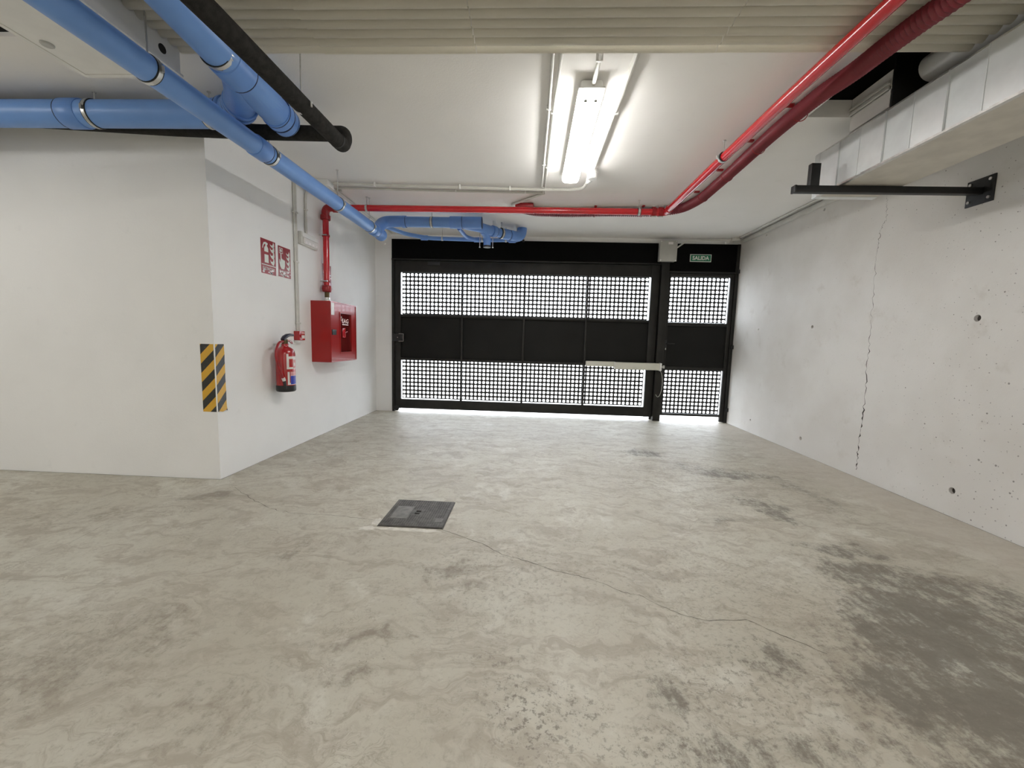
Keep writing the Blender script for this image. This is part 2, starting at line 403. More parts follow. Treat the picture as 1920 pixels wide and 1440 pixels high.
bm = bmesh.new(); box(bm, XB - .2, XB, YB - .2, YN + .2, 0, 2.9)
tag(obj('wall_left_end', bm, 'wall', smooth=False), 'white end wall far to the left', 'wall', kind='structure')

# right wall: cast concrete with formwork tie holes
TIES = [(4.152, 1.265, .016), (2.668, 1.267, .021), (4.154, .154, .018), (2.670, .169, .021), (5.102, 1.266, .012), (4.151, 2.367, .013), (5.108, 2.372, .010), (5.10, .160, .010)]
bm = bmesh.new(); box(bm, XR, XR + .2, YB, YG + .2, 0, 2.9)
rw = obj('wall_right', bm, 'rwall', smooth=False)
tag(rw, 'pitted pale concrete wall with tie holes and a vertical crack', 'wall', kind='structure')
bm = bmesh.new()
for y, z, r in TIES: tube(bm, [(XR - .05, y, z), (XR + .06, y, z)], r, 16)
cut = obj('cutter', bm, 'rwall', smooth=False)
mod = rw.modifiers.new('ties', 'BOOLEAN'); mod.operation = 'DIFFERENCE'; mod.object = cut; mod.solver = 'EXACT'
me = bpy.data.meshes.new_from_object(rw.evaluated_get(bpy.context.evaluated_depsgraph_get()))
rw.modifiers.clear(); rw.data = me; bpy.data.objects.remove(cut)
for y, z, r in TIES:
    part('tie_hole_shade', 'crack', rw, lambda bm: tube(bm, [(XR + .022, y, z), (XR + .05, y, z)], r * .98, 16))  # dark disc paints the shade inside each tie hole
def ribbon(bm, pts, U, V, org, wfun):
    """flat ragged strip along 2D pts in plane (U,V)"""
    org, U, V = Vector(org), Vector(U), Vector(V); prev = None
    for i, p in enumerate(pts):
        a = pts[max(0, i - 1)]; c = pts[min(len(pts) - 1, i + 1)]
        d = Vector((c[0] - a[0], c[1] - a[1])).normalized(); n = Vector((-d.y, d.x)); w0, w1 = wfun(i / (len(pts) - 1))
        l = bm.verts.new(org + U * (p[0] + n.x * w0) + V * (p[1] + n.y * w0)); r = bm.verts.new(org + U * (p[0] - n.x * w1) + V * (p[1] - n.y * w1))
        if prev: bm.faces.new((prev[0], prev[1], r, l))
        prev = (l, r)
def jag(pts, n, amp, rnd):
    out = []
    for a, c in zip(pts, pts[1:]):
        for i in range(n):
            t = i / n; j = 0 if (i == 0) else rnd.uniform(-amp, amp)
            dx, dy = c[0] - a[0], c[1] - a[1]; L = math.hypot(dx, dy)
            out.append((a[0] + dx * t - dy / L * j, a[1] + dy * t + dx / L * j))
    out.append(pts[-1]); return out
rnd = random.Random(3)
def wallcrack(bm):
    pts = jag([(3.455, 2.26), (3.441, 2.18), (3.43, 2.08), (3.475, 1.99), (3.482, 1.845), (3.470, 1.55), (3.457, 1.211), (3.445, .85), (3.430, .516), (3.44, .25), (3.436, .065)], 13, .011, rnd)
    def wf(t):
        k = .0005 + .0016 * min(1, t * 1.3)
        return (k * rnd.uniform(.2, 1.0), k * rnd.choice((.3, .5, .8, 1.2, 2.5, 4.0 + 2 * (t > .72))))
    ribbon(bm, pts, (0, 1, 0), (0, 0, 1), (XR - .0006, 0, 0), wf)
part('crack', 'crack', rw, wallcrack, smooth=False, label='dark jagged vertical crack in the concrete')
def floorcrack(pts, n, amp, w):
    def fn(bm): ribbon(bm, jag(pts, n, amp, rnd), (1, 0, 0), (0, 1, 0), (0, 0, .0006), lambda t: (w * rnd.uniform(.2, 1), w * rnd.uniform(.2, 1)))
    return fn
part('crack', 'crack', fl, floorcrack([(-2.0, 2.62), (-1.76, 2.44), (-1.55, 2.31), (-1.39, 2.26), (-1.15, 2.26), (-.88, 2.22)], 8, .008, .0016), smooth=False)
part('crack', 'crack', fl, floorcrack([(-.46, 2.14), (-.22, 2.01), (-.11, 1.91), (.02, 1.86), (.14, 1.79), (.25, 1.76), (.35, 1.71), (.43, 1.65), (.49, 1.64), (.55, 1.58), (.62, 1.53), (.72, 1.50), (.87, 1.52), (.92, 1.47), (1.0, 1.41), (1.06, 1.36)], 5, .004, .0018), smooth=False)
part('crack', 'crack', fl, floorcrack([(-2.25, 1.56), (-2.24, 1.81), (-2.28, 2.05)], 6, .002, .0008), smooth=False)
part('crack', 'crack', fl, floorcrack([(-2.19, 1.51), (-1.71, 1.52)], 6, .002, .0006), smooth=False)

for q in (((XL + .002, YN), (XL + .002, YG)), ((XB, YN - .002), (XL, YN - .002)), ((XR - .002, 0), (XR - .002, YG))):
    part('joint_shade_line', 'crack', fl, floorcrack(list(q), 60, .0008, .0022), smooth=False)  # dirt line at the wall foot, with contact shade painted in
# ceiling: plain slab with an opening over the duct and one at the left, and the corrugated sheet field
ceil = thing('ceiling', (0, 2, ZC), 'off-white ceiling with a corrugated sheet field near the camera', 'ceiling', kind='structure')
OPEN = [(1.64, 1.90, 1.2, 2.735), (1.90, XR, 1.2, 2.45), (-3.3, -2.54, 1.2, 2.04)]
bm = bmesh.new()
for a, b, c, d in rects_minus(XB - .2, XR + .2, YB - .2, YG + .2, OPEN): box(bm, a, b, c, d, ZC, ZC + .02)
box(bm, 1.64, 1.90, 2.736, 2.76, ZC + .02, ZC + .10)
obj('slab', bm, 'ceil', ceil, smooth=False)
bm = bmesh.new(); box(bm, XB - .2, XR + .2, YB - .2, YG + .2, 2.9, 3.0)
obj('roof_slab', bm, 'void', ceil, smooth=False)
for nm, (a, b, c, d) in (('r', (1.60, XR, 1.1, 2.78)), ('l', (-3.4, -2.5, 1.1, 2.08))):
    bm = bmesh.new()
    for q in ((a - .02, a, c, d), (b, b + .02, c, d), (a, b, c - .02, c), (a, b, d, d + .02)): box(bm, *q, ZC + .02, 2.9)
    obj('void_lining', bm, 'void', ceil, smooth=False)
CE, LP, LD = 2.068, .0535, .030
def corr(x0, x1, dz):
    bm = bmesh.new(); prev = None; n = 20; y = CE; i = 0
    prof = []
    L = 44
    for k in range(L * n + 1):
        u = k / n
        # sheet of rolled lobes: sharp valleys upward, the first lobe cut by the edge
        prof.append((CE - u * LP, 2.425 + dz - LD * abs(math.sin(PI * (u + .42))) ** .55))
    for y, z in prof:
        cur = (bm.verts.new((x0, y, z)), bm.verts.new((x1, y, z)))
        if prev: bm.faces.new((prev[0], prev[1], cur[1], cur[0]))
        prev = cur
    g = bmesh.ops.solidify(bm, geom=bm.faces[:], thickness=-.004)
    return obj('corrugated_panel', bm, 'corr', ceil, ang=40)
for x0, x1, dz in ((-1.745, -1.02, .0), (-1.03, -.302, -.004), (-.299, .80, -.003), (.803, 1.915, -.002)): corr(x0, x1, dz)

# boxed downstand of the ceiling at the left and bulkhead above the duct
lb = thing('ceiling_box', (-2.0, 1.4, 2.29), 'white sheet box under the ceiling beside the blue pipes at top left', 'ceiling box')
def lbx(bm):
    box(bm, -2.235, -1.752, -.6, 2.062, 2.300, 2.455)
    box(bm, -2.245, -1.745, -.6, 2.07, 2.29, 2.300)
part('body', 'plast', lb, lbx, smooth=False)
part('flange_seam', 'cond', lb, lambda bm: (box(bm, -2.222, -2.218, -.6, 2.045, 2.2885, 2.2905), box(bm, -2.222, -1.77, 2.043, 2.047, 2.2885, 2.2905)), smooth=False)
part('cap', 'tubeend', lb, lambda bm: lathe(bm, [(.001, -.006), (.020, -.006), (.024, -.002), (.024, .002)], (-2.165, 1.84, 2.288), 20), label='small grey cap on the underside')
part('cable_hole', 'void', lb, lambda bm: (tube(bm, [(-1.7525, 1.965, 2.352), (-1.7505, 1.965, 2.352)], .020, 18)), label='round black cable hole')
bk = tag(P('trim_1', 'ceil', None, 1.90, XR, 2.455, 2.735, 2.37, ZC + .1, smooth=False), 'beige boxed bulkhead above the far end of the duct', 'bulkhead', kind='structure')
for z0, z1 in ((2.463, 2.478), (2.489, 2.506)): P('rail', 'cond', bk, 1.886, 1.899, 2.46, 2.80 if z0 > 2.48 else 2.735, z0, z1, bev=.002)
hg = tag(P('dark_gap_plate', 'steelblk', None, 1.90, 2.09, 2.440, 2.452, 2.36, 2.62, bev=.002), 'black plate standing in for the dark gap in the ceiling opening above the duct', 'plate')  # black plate stands for the shade in the gap beside the bulkhead

# ------------------------------------------------------------------ gate, door and their frame
fr = thing('gate_portal', (0, YG, 0), 'black steel portal frame with tall header panel around gate and door', 'gate frame')
P('jamb', 'gate', fr, -1.962, -1.925, 5.70, 5.78, 0, 2.14, bev=.003)
P('jamb', 'gate', fr, 2.69, 2.732, 5.69, 5.76, 0, 2.40, bev=.003)
P('post', 'gate', fr, 1.712, 1.812, 5.66, 5.76, 0, 2.40, bev=.004)
P('header_panel', 'header', fr, -1.962, 1.71, 5.705, 5.745, 2.135, 2.40, smooth=False)
P('header_panel', 'header', fr, 1.813, 2.69, 5.705, 5.745, 2.035, 2.40, smooth=False)
P('header_rail', 'gate', fr, -1.962, 1.71, 5.69, 5.76, 2.118, 2.138, bev=.002)
P('header_rail', 'gate', fr, 1.813, 2.69, 5.69, 5.76, 2.018, 2.04, bev=.002)
P('light_stop_strip', 'gate', fr, 1.69, 1.83, 5.762, 5.775, 0, 2.40)  # strips added behind the frame to block daylight leaking through the gaps
P('light_stop_strip', 'gate', fr, -1.962, 2.69, 5.762, 5.775, 1.99, 2.14)
P('light_stop_strip', 'gate', fr, -1.962, -1.90, 5.782, 5.795, 0, 2.14)
P('light_stop_strip', 'gate', fr, 2.66, 2.732, 5.762, 5.775, 0, 2.14)
for z in (.16, 1.02, 2.02): P('hinge', 'steelblk', fr, 2.70, 2.738 - .004, 5.665, 5.69, z, z + .05, bev=.004)
P('bolt_stub', 'black', fr, -.165, -.135, 5.68, 5.70, 2.385, 2.415, bev=.003)

def perf(bm, xc0, zc0, nx, nz, pitch, hole, rc, y, t, xl, xr, zl, zh):
    """steel sheet with nx x nz rounded-square holes; border out to xl..xr, zl..zh"""
    K = 12; h = hole / 2
    inn = []
    for q in range(4):
        cx, cz = ((h - rc), (h - rc)) if q == 0 else ((-(h - rc)), (h - rc)) if q == 1 else ((-(h - rc)), -(h - rc)) if q == 2 else ((h - rc), -(h - rc))
        for k in range(3):
            a = (q + k / 2) * PI / 2; inn.append((cx + rc * math.cos(a), cz + rc * math.sin(a)))
    out = []
    for x, z in inn:
        s = (pitch / 2) / max(abs(x), abs(z)); 
        i = len(out) % 3
        out.append((x * s, z * s))
    for q in range(4):
        sx = 1 if q in (0, 3) else -1; sz = 1 if q < 2 else -1
        out[q * 3 + 1] = (sx * pitch / 2, sz * pitch / 2)
    for i in range(nx):
        for j in range(nz):
            cx, cz = xc0 + i * pitch, zc0 + j * pitch
            for yy, flip in ((y, False), (y + t, True)):
                a = [bm.verts.new((cx + px, yy, cz + pz)) for px, pz in inn]; b = [bm.verts.new((cx + px, yy, cz + pz)) for px, pz in out]
                for k in range(K):
                    f = (a[k], b[k], b[(k + 1) % K], a[(k + 1) % K]); bm.faces.new(f if flip else f[::-1])
                if not flip: fa = a
                else:
                    for k in range(K): bm.faces.new((fa[k], fa[(k + 1) % K], a[(k + 1) % K], a[k]))
    X0, X1 = xc0 - pitch / 2, xc0 + (nx - .5) * pitch; Z0, Z1 = zc0 - pitch / 2, zc0 + (nz - .5) * pitch
    for q in ((xl, X0, zl, zh), (X1, xr, zl, zh), (X0, X1, zl, Z0), (X0, X1, Z1, zh)):
        if q[1] - q[0] > 1e-4 and q[3] - q[2] > 1e-4: box(bm, q[0], q[1], y, y + t, q[2], q[3])
def perf_obj(name, parent, *a):
    bm = bmesh.new(); perf(bm, *a)
    me_off = wloc(parent); bmesh.ops.translate(bm, verts=bm.verts, vec=-me_off)
    me = bpy.data.meshes.new(name); bm.to_mesh(me); bm.free(); me.materials.append(M['gate'])
    o = bpy.data.objects.new(name, me); COL.objects.link(o); o.parent = parent; WL[o.name] = me_off
    return o

gt = thing('vehicle_gate', (-.11, YG, .05), 'wide black swing gate of perforated sheet with solid middle panels', 'gate')
GX0, GX1 = -1.918, 1.702
P('stile', 'gate', gt, GX0, -1.838, 5.705, 5.755, .045, 2.113, bev=.004)
P('stile', 'gate', gt, 1.594, GX1, 5.705, 5.755, .045, 2.113, bev=.004)
P('top_rail', 'gate', gt, -1.838, 1.594, 5.707, 5.753, 1.955, 2.113, bev=.004)
P('bottom_rail', 'gate', gt, -1.838, 1.594, 5.707, 5.753, .047, .180, bev=.004)
P('middle_rail', 'gate', gt, -1.838, 1.594, 5.694, 5.735, 1.345, 1.378, bev=.003)
P('middle_rail', 'gate', gt, -1.838, 1.594, 5.694, 5.735, .738, .772, bev=.003)
DIV = [-.972, -.112, .744]
for x in DIV:
    P('divider', 'gate', gt, x - .014, x + .014, 5.690, 5.733, .180, 1.955, bev=.002)
edges = [-1.838] + DIV + [1.594]
PITCH = .0568
for i in range(4):
    a, b = edges[i], edges[i + 1]
    P('solid_panel', 'gatepan', gt, a, b - (0 if i == 3 else .0005), 5.734, 5.742, .765, 1.352)
    nx = 15; w_ = nx * PITCH; x0 = (a + b) / 2 - w_ / 2 + PITCH / 2 + (.004 if i == 0 else 0)
    xl = a + (.022 if i == 0 else 0); xr = b - (.022 if i == 3 else 0)
    xl = min(xl, x0 - PITCH / 2) if i else a + .020; xr = b if i < 3 else b - .020
    x0 = max(x0, xl + PITCH / 2)
    if x0 + (nx - .5) * PITCH > xr: x0 = xr - (nx - .5) * PITCH
    perf_obj('perforated_sheet', gt, x0, 1.386 + PITCH / 2, nx, 10, PITCH, .0358, .0105, 5.735, .003, xl, xr, 1.375, 1.9565)
    perf_obj('perforated_sheet', gt, x0, .200 + PITCH * .40, nx, 10, PITCH, .0348, .009, 5.735, .003, xl, xr, .192, .7705)
lk = P('lock_case', 'black', gt, -1.945, -1.785, 5.655, 5.705, 1.000, 1.108, bev=.012)
P('lock_rim', 'zinc', lk, -1.850, -1.782, 5.653, 5.658, 1.103, 1.108); P('lock_rim', 'zinc', lk, -1.787, -1.782, 5.653, 5.658, 1.004, 1.104)
P('lock_rim', 'zinc', lk, -1.850, -1.782, 5.653, 5.658, 1.000, 1.005)
part('keyhole', 'zinc', lk, lambda bm: tube(bm, [(-1.865, 5.652, 1.055), (-1.865, 5.656, 1.055)], .007, 12))
P('stop_block', 'black', gt, -1.455, -1.285, 5.685, 5.705, 2.052, 2.112, bev=.008)
part('corner_wheel', 'steelblk', gt, lambda bm: tube(bm, [(-1.895, 5.69, .05), (-1.895, 5.71, .05)], .035, 16))

dr = thing('door_1', (2.25, YG, 0), 'narrow black pedestrian door of perforated sheet right of the gate post', 'door', kind='structure')
DX0, DX1 = 1.822, 2.686
P('stile', 'gate', dr, DX0, 1.852, 5.705, 5.745, .075, 2.010, bev=.003)
P('stile', 'gate', dr, 2.638, DX1, 5.705, 5.745, .012, 2.010, bev=.003)
P('top_rail', 'gate', dr, 1.852, 2.638, 5.705, 5.745, 1.968, 2.010, bev=.003)
P('middle_rail', 'gate', dr, 1.852, 2.638, 5.703, 5.740, 1.312, 1.360, bev=.003)
P('middle_rail', 'gate', dr, 1.852, 2.638, 5.703, 5.740, .715, .757, bev=.003)
P('bottom_rail', 'gate', dr, 1.852, 2.638, 5.705, 5.745, .075, .106, bev=.003)
P('solid_panel', 'gatepan', dr, 1.850, 2.640, 5.728, 5.736, .75, 1.32)
PD = .0552
perf_obj('perforated_sheet', dr, 1.852 + PD / 2, 1.362 + PD / 2, 14, 11, PD, .0352, .0105, 5.730, .003, 1.852, 2.6255, 1.362, 1.9695)
perf_obj('perforated_sheet', dr, 1.852 + PD / 2, .107 + PD / 2, 14, 11, PD, .0342, .009, 5.730, .003, 1.852, 2.6255, .107, .7145)
def hnd(bm):
    box(bm, 1.826, 1.852, 5.695, 5.705, .985, 1.115, bev=.003)
    tube(bm, bend([(1.842, 5.70, 1.07), (1.842, 5.655, 1.07), (1.945, 5.655, 1.07)], .015), .008, 10)
hn = part('handle', 'black', dr, hnd)
part('key_cylinder', 'zinc', hn, lambda bm: box(bm, 1.834, 1.843, 5.688, 5.696, .985, 1.01, bev=.002))

ac = thing('gate_operator', (1.25, 5.6, .75), 'cream linear gate operator arm across the lower right of the gate', 'gate operator')
P('housing', 'actu', ac, 1.14, 1.735, 5.56, 5.645, .708, .802, bev=.010)
P('front_sleeve', 'actu', ac, .752, 1.135, 5.567, 5.638, .738, .807, bev=.008)
P('joint_ring', 'plast', ac, 1.130, 1.142, 5.558, 5.646, .722, .806, bev=.002)
P('end_cap', 'plast', ac, 1.735, 1.765, 5.56, 5.645, .700, .806, bev=.008)
part('rod_eye', 'zinc', ac, lambda bm: (tube(bm, [(1.76, 5.60, .755), (1.80, 5.60, .755)], .010, 12), tube(bm, [(1.80, 5.60, .735), (1.80, 5.60, .775)], .014, 12)))
P('gate_bracket', 'steelblk', ac, .755, .79, 5.638, 5.703, .745, .80); P('post_bracket', 'steelblk', ac, 1.785, 1.80, 5.61, 5.662, .73, .78)
part('cable_loop', 'greybox', ac, lambda bm: tube(bm, [(1.755 + .05 * math.sin(t) , 5.63, .52 + .18 * math.cos(t)) for t in [0.1 + i * (PI + .5) / 16 for i in range(17)]], .004, 8))

jb = thing('junction_box', (1.75, 5.66, 2.14), 'grey plastic junction box on top of the gate post', 'junction box')
P('body', 'greybox', jb, 1.645, 1.858, 5.575, 5.659, 2.145, 2.40, bev=.008)
P('lid', 'greybox', jb, 1.640, 1.863, 5.562, 5.575, 2.140, 2.405, bev=.005)
for x in (1.655, 1.848):
    for z in (2.152, 2.393): part('screw', 'plast', jb, lambda bm: tube(bm, [(x, 5.556, z), (x, 5.563, z)], .008, 10))
P('sticker', 'labelw', jb, 1.745, 1.805, 5.5605, 5.5622, 2.355, 2.385)

sg = thing('exit_sign', (2.22, 5.70, 2.17), 'green exit sign with white lettering on the black header above the door', 'sign')
P('plate', 'signwhite', sg, 2.083, 2.361, 5.698, 5.7045, 2.166, 2.264)
P('green_field', 'green', sg, 2.091, 2.353, 5.6968, 5.6985, 2.174, 2.256)
text_mesh('lettering', 'SALIDA', 'signwhite', sg, (2.113, 5.6963, 2.190), (1, 0, 0), (0, 0, 1), 0.052, .030, .220, label='white capital letters')

# ------------------------------------------------------------------ fluorescent lamps
def lamp(x, y0, y1, label, first, ZC=ZC, top=ZC):
    t = thing('fluorescent_lamp', (x, (y0 + y1) / 2, ZC), label, 'lamp', 'fluorescent batten lamps')
    def hous(bm): box(bm, x - .058, x + .058, y0 - .012, y1 + .012, ZC - .055, ZC - .012, bev=.012)
    part('housing', 'plast', t, hous)
    def dif(bm):
        prof = [(-.062, ZC - .055), (-.068, ZC - .066), (-.064, ZC - .085), (-.050, ZC - .099), (0, ZC - .104), (.050, ZC - .099), (.064, ZC - .085), (.068, ZC - .066), (.062, ZC - .055)]
        rings = []
        for yy, s in ((y0 + .004, .86), (y0 + .018, 1), (y1 - .018, 1), (y1 - .004, .86)):
            rings.append([bm.verts.new((x + px * (s * .4 + .6), yy, ZC - .055 - (ZC - .055 - pz) * s)) for px, pz in prof])
        for a, c in zip(rings, rings[1:]):
            for k in range(len(prof)): bm.faces.new((a[k], a[(k + 1) % len(prof)], c[(k + 1) % len(prof)], c[k]))
        bm.faces.new(rings[0]); bm.faces.new(rings[-1])
    part('diffuser', ('lamp2', 'lamp', '', 'lamp3')[first], t, dif)
    part('rim', 'plast', t, lambda bm: box(bm, x - .071, x + .071, y0 - .018, y1 + .018, ZC - .060, ZC - .050, bev=.004))
    for dx in (-.027, .027):
        part('tube_holder', 'tubeend', t, lambda bm: box(bm, x + dx - .009, x + dx + .009, y0 + .010, y0 + .035, ZC - .1055, ZC - .098, bev=.006))
    if top > ZC:
        for yy in (y0 + .115, y1 - .115): T('hanger_rod', 'zinc', t, [(x, yy, ZC - .013), (x, yy, top)], .004, 8)
    P('mounting_clip', 'cond', t, x - .03, x + .03, y0 + .1, y0 + .13, ZC - .012, ZC); P('mounting_clip', 'cond', t, x - .03, x + .03, y1 - .13, y1 - .1, ZC - .012, ZC)
    return t
lamp(.28, 2.36, 3.56, 'lit fluorescent batten on the ceiling in front of the gate', True)
lamp(.28, -1.6, -.4, 'added unseen fluorescent batten on the ceiling just behind the camera', False)  # added lamp out of view, brightens the floor near the camera
lamp(.28, -4.0, -2.8, 'added unseen fluorescent batten hung near the back wall', False, 2.22)  # unseen fill lamp put in to light the room from behind
lamp(-3.8, -3.6, -2.4, 'added unseen fluorescent batten hung in the back left corner', False, 2.22)  # extra lamp out of view, lifts the bounce light at back left
lamp(-3.9, .6, 1.8, 'lit fluorescent batten on the ceiling at the far left', 3)

# ------------------------------------------------------------------ pipes
def clip_ring(parent, c, ax, r, rod_to=None, rubber=True, rodr=.004, side=None):
    cl = part('clamp', 'zinc', parent, lambda bm: (band(bm, c, ax, r + .004, .020, 28), None))
    if rubber: part('rubber_liner', 'rubber', cl, lambda bm: band(bm, Vector(c), ax, r + .0025, .030, 28))
    a = Vector(ax).normalized(); sd = Vector((0, 0, 1)).cross(a)
    if sd.length < .1: sd = Vector((1, 0, 0))
    sd.normalize()
    for s in (1, -1):
        part('clamp_screw', 'zinc', cl, lambda bm: tube(bm, [Vector(c) + sd * s * (r + .010) - Vector((0, 0, .012)), Vector(c) + sd * s * (r + .010) + Vector((0, 0, .012))], .006, 8))
    if rod_to:
        part('hanger_rod', 'zinc', cl, lambda bm: tube(bm, [Vector(c) + Vector((0, 0, r)), Vector((c[0], c[1], rod_to))], rodr, 8))
        part('ceiling_nut', 'zinc', cl, lambda bm: tube(bm, [(c[0], c[1], rod_to - .006), (c[0], c[1], rod_to)], .011, 8))
    return cl
def socket(parent, c, ax, r, wd, lip=True):
    s = part('socket', 'bluefit', parent, lambda bm: collar(bm, c, ax, r, wd, 28))
    if lip:
        a = Vector(ax).normalized() * wd / 2
        part('seal', 'seal', s, lambda bm: band(bm, Vector(c) + a, ax, r * .985, .004, 28))
    return s
Yv = (0, 1, 0); Xv = (1, 0, 0)
# --- long blue drain along the left side and its branches over the gate
AX, AZ, AR = -1.70, 2.180, .057
pa = thing('drain_pipe', (AX, 2.0, AZ), 'long blue drain pipe running to the gate with branches above the header', 'pipe')
T('main_pipe', 'blue', pa, [(AX, -1.0, AZ + .012), (AX, 1.8, AZ), (AX, 4.45, AZ)], AR, 32)
for y in (1.83, 2.66, 3.58, 4.27): clip_ring(pa, (AX, y, AZ), Yv, AR, ZC)
socket(pa, (AX, 2.56, AZ), Yv, AR + .006, .11)
socket(pa, (AX, 4.40, AZ), Yv, AR + .007, .10)
part('end_cap', 'bluefit', pa, lambda bm: tube(bm, [(AX, 4.44, AZ), (AX, 4.56, AZ - .004), (AX, 4.57, AZ - .004), (AX, 4.61, AZ - .004), (AX, 4.615, AZ - .004)], [AR, AR, AR + .007, AR + .007, AR], 28))
part('branch_elbow', 'bluefit', pa, lambda bm: tube(bm, bend([(AX, 4.44, AZ), (AX, 4.52, AZ + .05), (AX + .0, 4.66, 2.335), (AX + .16, 4.69, 2.350), (AX + .26, 4.69, 2.350)], .09), AR + .004, 28))
JZ, JY = 2.347, 4.69
br = T('branch_pipe', 'blue', pa, [(-1.46, JY, JZ), (-.60, JY, JZ)], AR, 28)
socket(pa, (-1.47, JY, JZ), Xv, AR + .008, .05); clip_ring(pa, (-1.155, JY, JZ), Xv, AR, ZC)
socket(pa, (-.88, JY, JZ), Xv, AR + .009, .14); socket(pa, (-.70, JY, JZ), Xv, AR + .007, .22)
part('tee_branch', 'bluefit', pa, lambda bm: tube(bm, bend([(-.80, JY + .02, JZ - .01), (-.62, JY + .16, JZ - .01), (-.46, JY + .34, JZ - .012), (-.22, JY + .52, JZ - .016)], .06), AR * .95, 28))
socket(pa, (-.49, JY + .30, JZ - .012), (.62, .75, 0), AR + .008, .06); socket(pa, (-.35, JY + .42, JZ - .014), (.75, .58, 0), AR + .006, .10)
clip_ring(pa, (-.40, JY + .38, JZ - .013), (.75, .58, 0), AR + .004, ZC)
part('end_elbow', 'bluefit', pa, lambda bm: tube(bm, bend([(-.30, JY + .46, JZ - .014), (-.20, JY + .535, JZ - .014), (-.165, JY + .60, JZ + .04), (-.16, JY + .62, JZ + .11)], .07), AR + .005, 28))
part('drop_stub', 'bluefit', pa, lambda bm: tube(bm, bend([(-.60, JY + .20, JZ - .03), (-.565, JY + .32, JZ - .07), (-.565, JY + .33, 2.17)], .08), .043, 24))
part('stub_end', 'black', pa, lambda bm: band(bm, (-.565, JY + .33, 2.165), (0, 0, 1), .046, .02))
for dx in (-.085, .07):
    rd = part('hanger_rod', 'zinc', pa, lambda bm: tube(bm, [(-.565 + dx, JY + .30, 2.145), (-.565 + dx, JY + .30, ZC)], .004, 8))
    part('rod_nut', 'zinc', rd, lambda bm: tube(bm, [(-.565 + dx, JY + .30, 2.145), (-.565 + dx, JY + .30, 2.155)], .009, 8))
# --- thin blue pipe behind
pl = thing('thin_drain_pipe', (-.9, 5.3, 2.32), 'thin blue pipe running just above the black gate header', 'pipe')
T('pipe', 'blue', pl, bend([(-1.80, 4.85, 2.352), (-1.62, 5.25, 2.352), (-1.33, 5.30, 2.318), (-.55, 5.30, 2.306), (-.25, 5.30, 2.315)], .08), .024, 20)
part('riser_branch', 'bluefit', pl, lambda bm: tube(bm, bend([(-.86, 4.75, 2.30), (-.82, 5.0, 2.27), (-.74, 5.29, 2.308), (-.60, 5.30, 2.308)], .08), .022, 18))
for x in (-1.40, -.72, -.28): part('socket', 'bluefit', pl, lambda bm: collar(bm, (x, 5.30, 2.322 if x < -1 else 2.309), Xv, .031, .09, 20))
for x, z in ((-1.17, 2.316), (-.66, 2.308), (-.36, 2.311)): clip_ring(pl, (x, 5.30, z), Xv, .024, ZC, rubber=False)
part('end_elbow', 'bluefit', pl, lambda bm: tube(bm, bend([(-.27, 5.30, 2.314), (-.21, 5.30, 2.316), (-.205, 5.33, 2.36)], .03), .028, 18))
# --- thick blue pipe B with horizontal run C
BX, BR, CY, CZ = -1.505, .080, 2.485, 2.335
pb = thing('thick_drain_pipe', (BX, 2.1, 2.32), 'thick blue drain pipe joining a run along the near left wall', 'pipe')
def bz(y): return 2.367 - (y - 1.9) * .095
T('main_pipe', 'blue', pb, [(BX + .035, -1.0, bz(-1.0) - .10), (BX + .01, 1.4, bz(1.4)), (BX, 2.44, bz(2.44))], BR, 36)
clip_ring(pb, (BX, 1.985, bz(1.985)), Yv, BR, ZC, rodr=.005)
socket(pb, (BX, 2.085, bz(2.085)), (0, 1, -.095), BR + .006, .13)
part('wye_body', 'bluefit', pb, lambda bm: tube(bm, [(BX, 2.10, bz(2.10)), (BX, 2.46, bz(2.46))], BR + .001, 32))
part('wye_branch', 'bluefit', pb, lambda bm: tube(bm, bend([(BX, 2.12, bz(2.12)), (BX - .10, 2.29, 2.335), (BX - .26, 2.46, CZ), (BX - .42, CY, CZ)], .10), BR, 32))
for c, ax in (((BX - .17, 2.372, CZ), (-.7, .72, 0)), ((BX - .20, 2.403, CZ), (-.75, .62, 0)), ((BX - .32, 2.470, CZ), (-.98, .17, 0))): socket(pb, c, ax, BR + .009, .03)
part('end_cap', 'bluefit', pb, lambda bm: tube(bm, [(BX, 2.42, bz(2.42)), (BX, 2.47, bz(2.47)), (BX, 2.475, bz(2.475)), (BX, 2.53, bz(2.53)), (BX, 2.545, bz(2.545))], [BR + .006, BR + .006, BR + .001, BR + .001, BR - .012], 32))
for y in (2.425, 2.47, 2.52): part('seal', 'seal', pb, lambda bm: band(bm, (BX, y, bz(y)), Yv, BR + .0075 if y < 2.5 else BR + .002, .004, 32))
cr = T('side_run', 'blue', pb, [(-6.5, CY, CZ), (BX - .38, CY, CZ)], .074, 36)
for x in (-2.655, BX - .44): clip_ring(pb, (x, CY, CZ), Xv, .075, ZC)
socket(pb, (-2.78, CY, CZ), (-1, 0, 0), .081, .12)
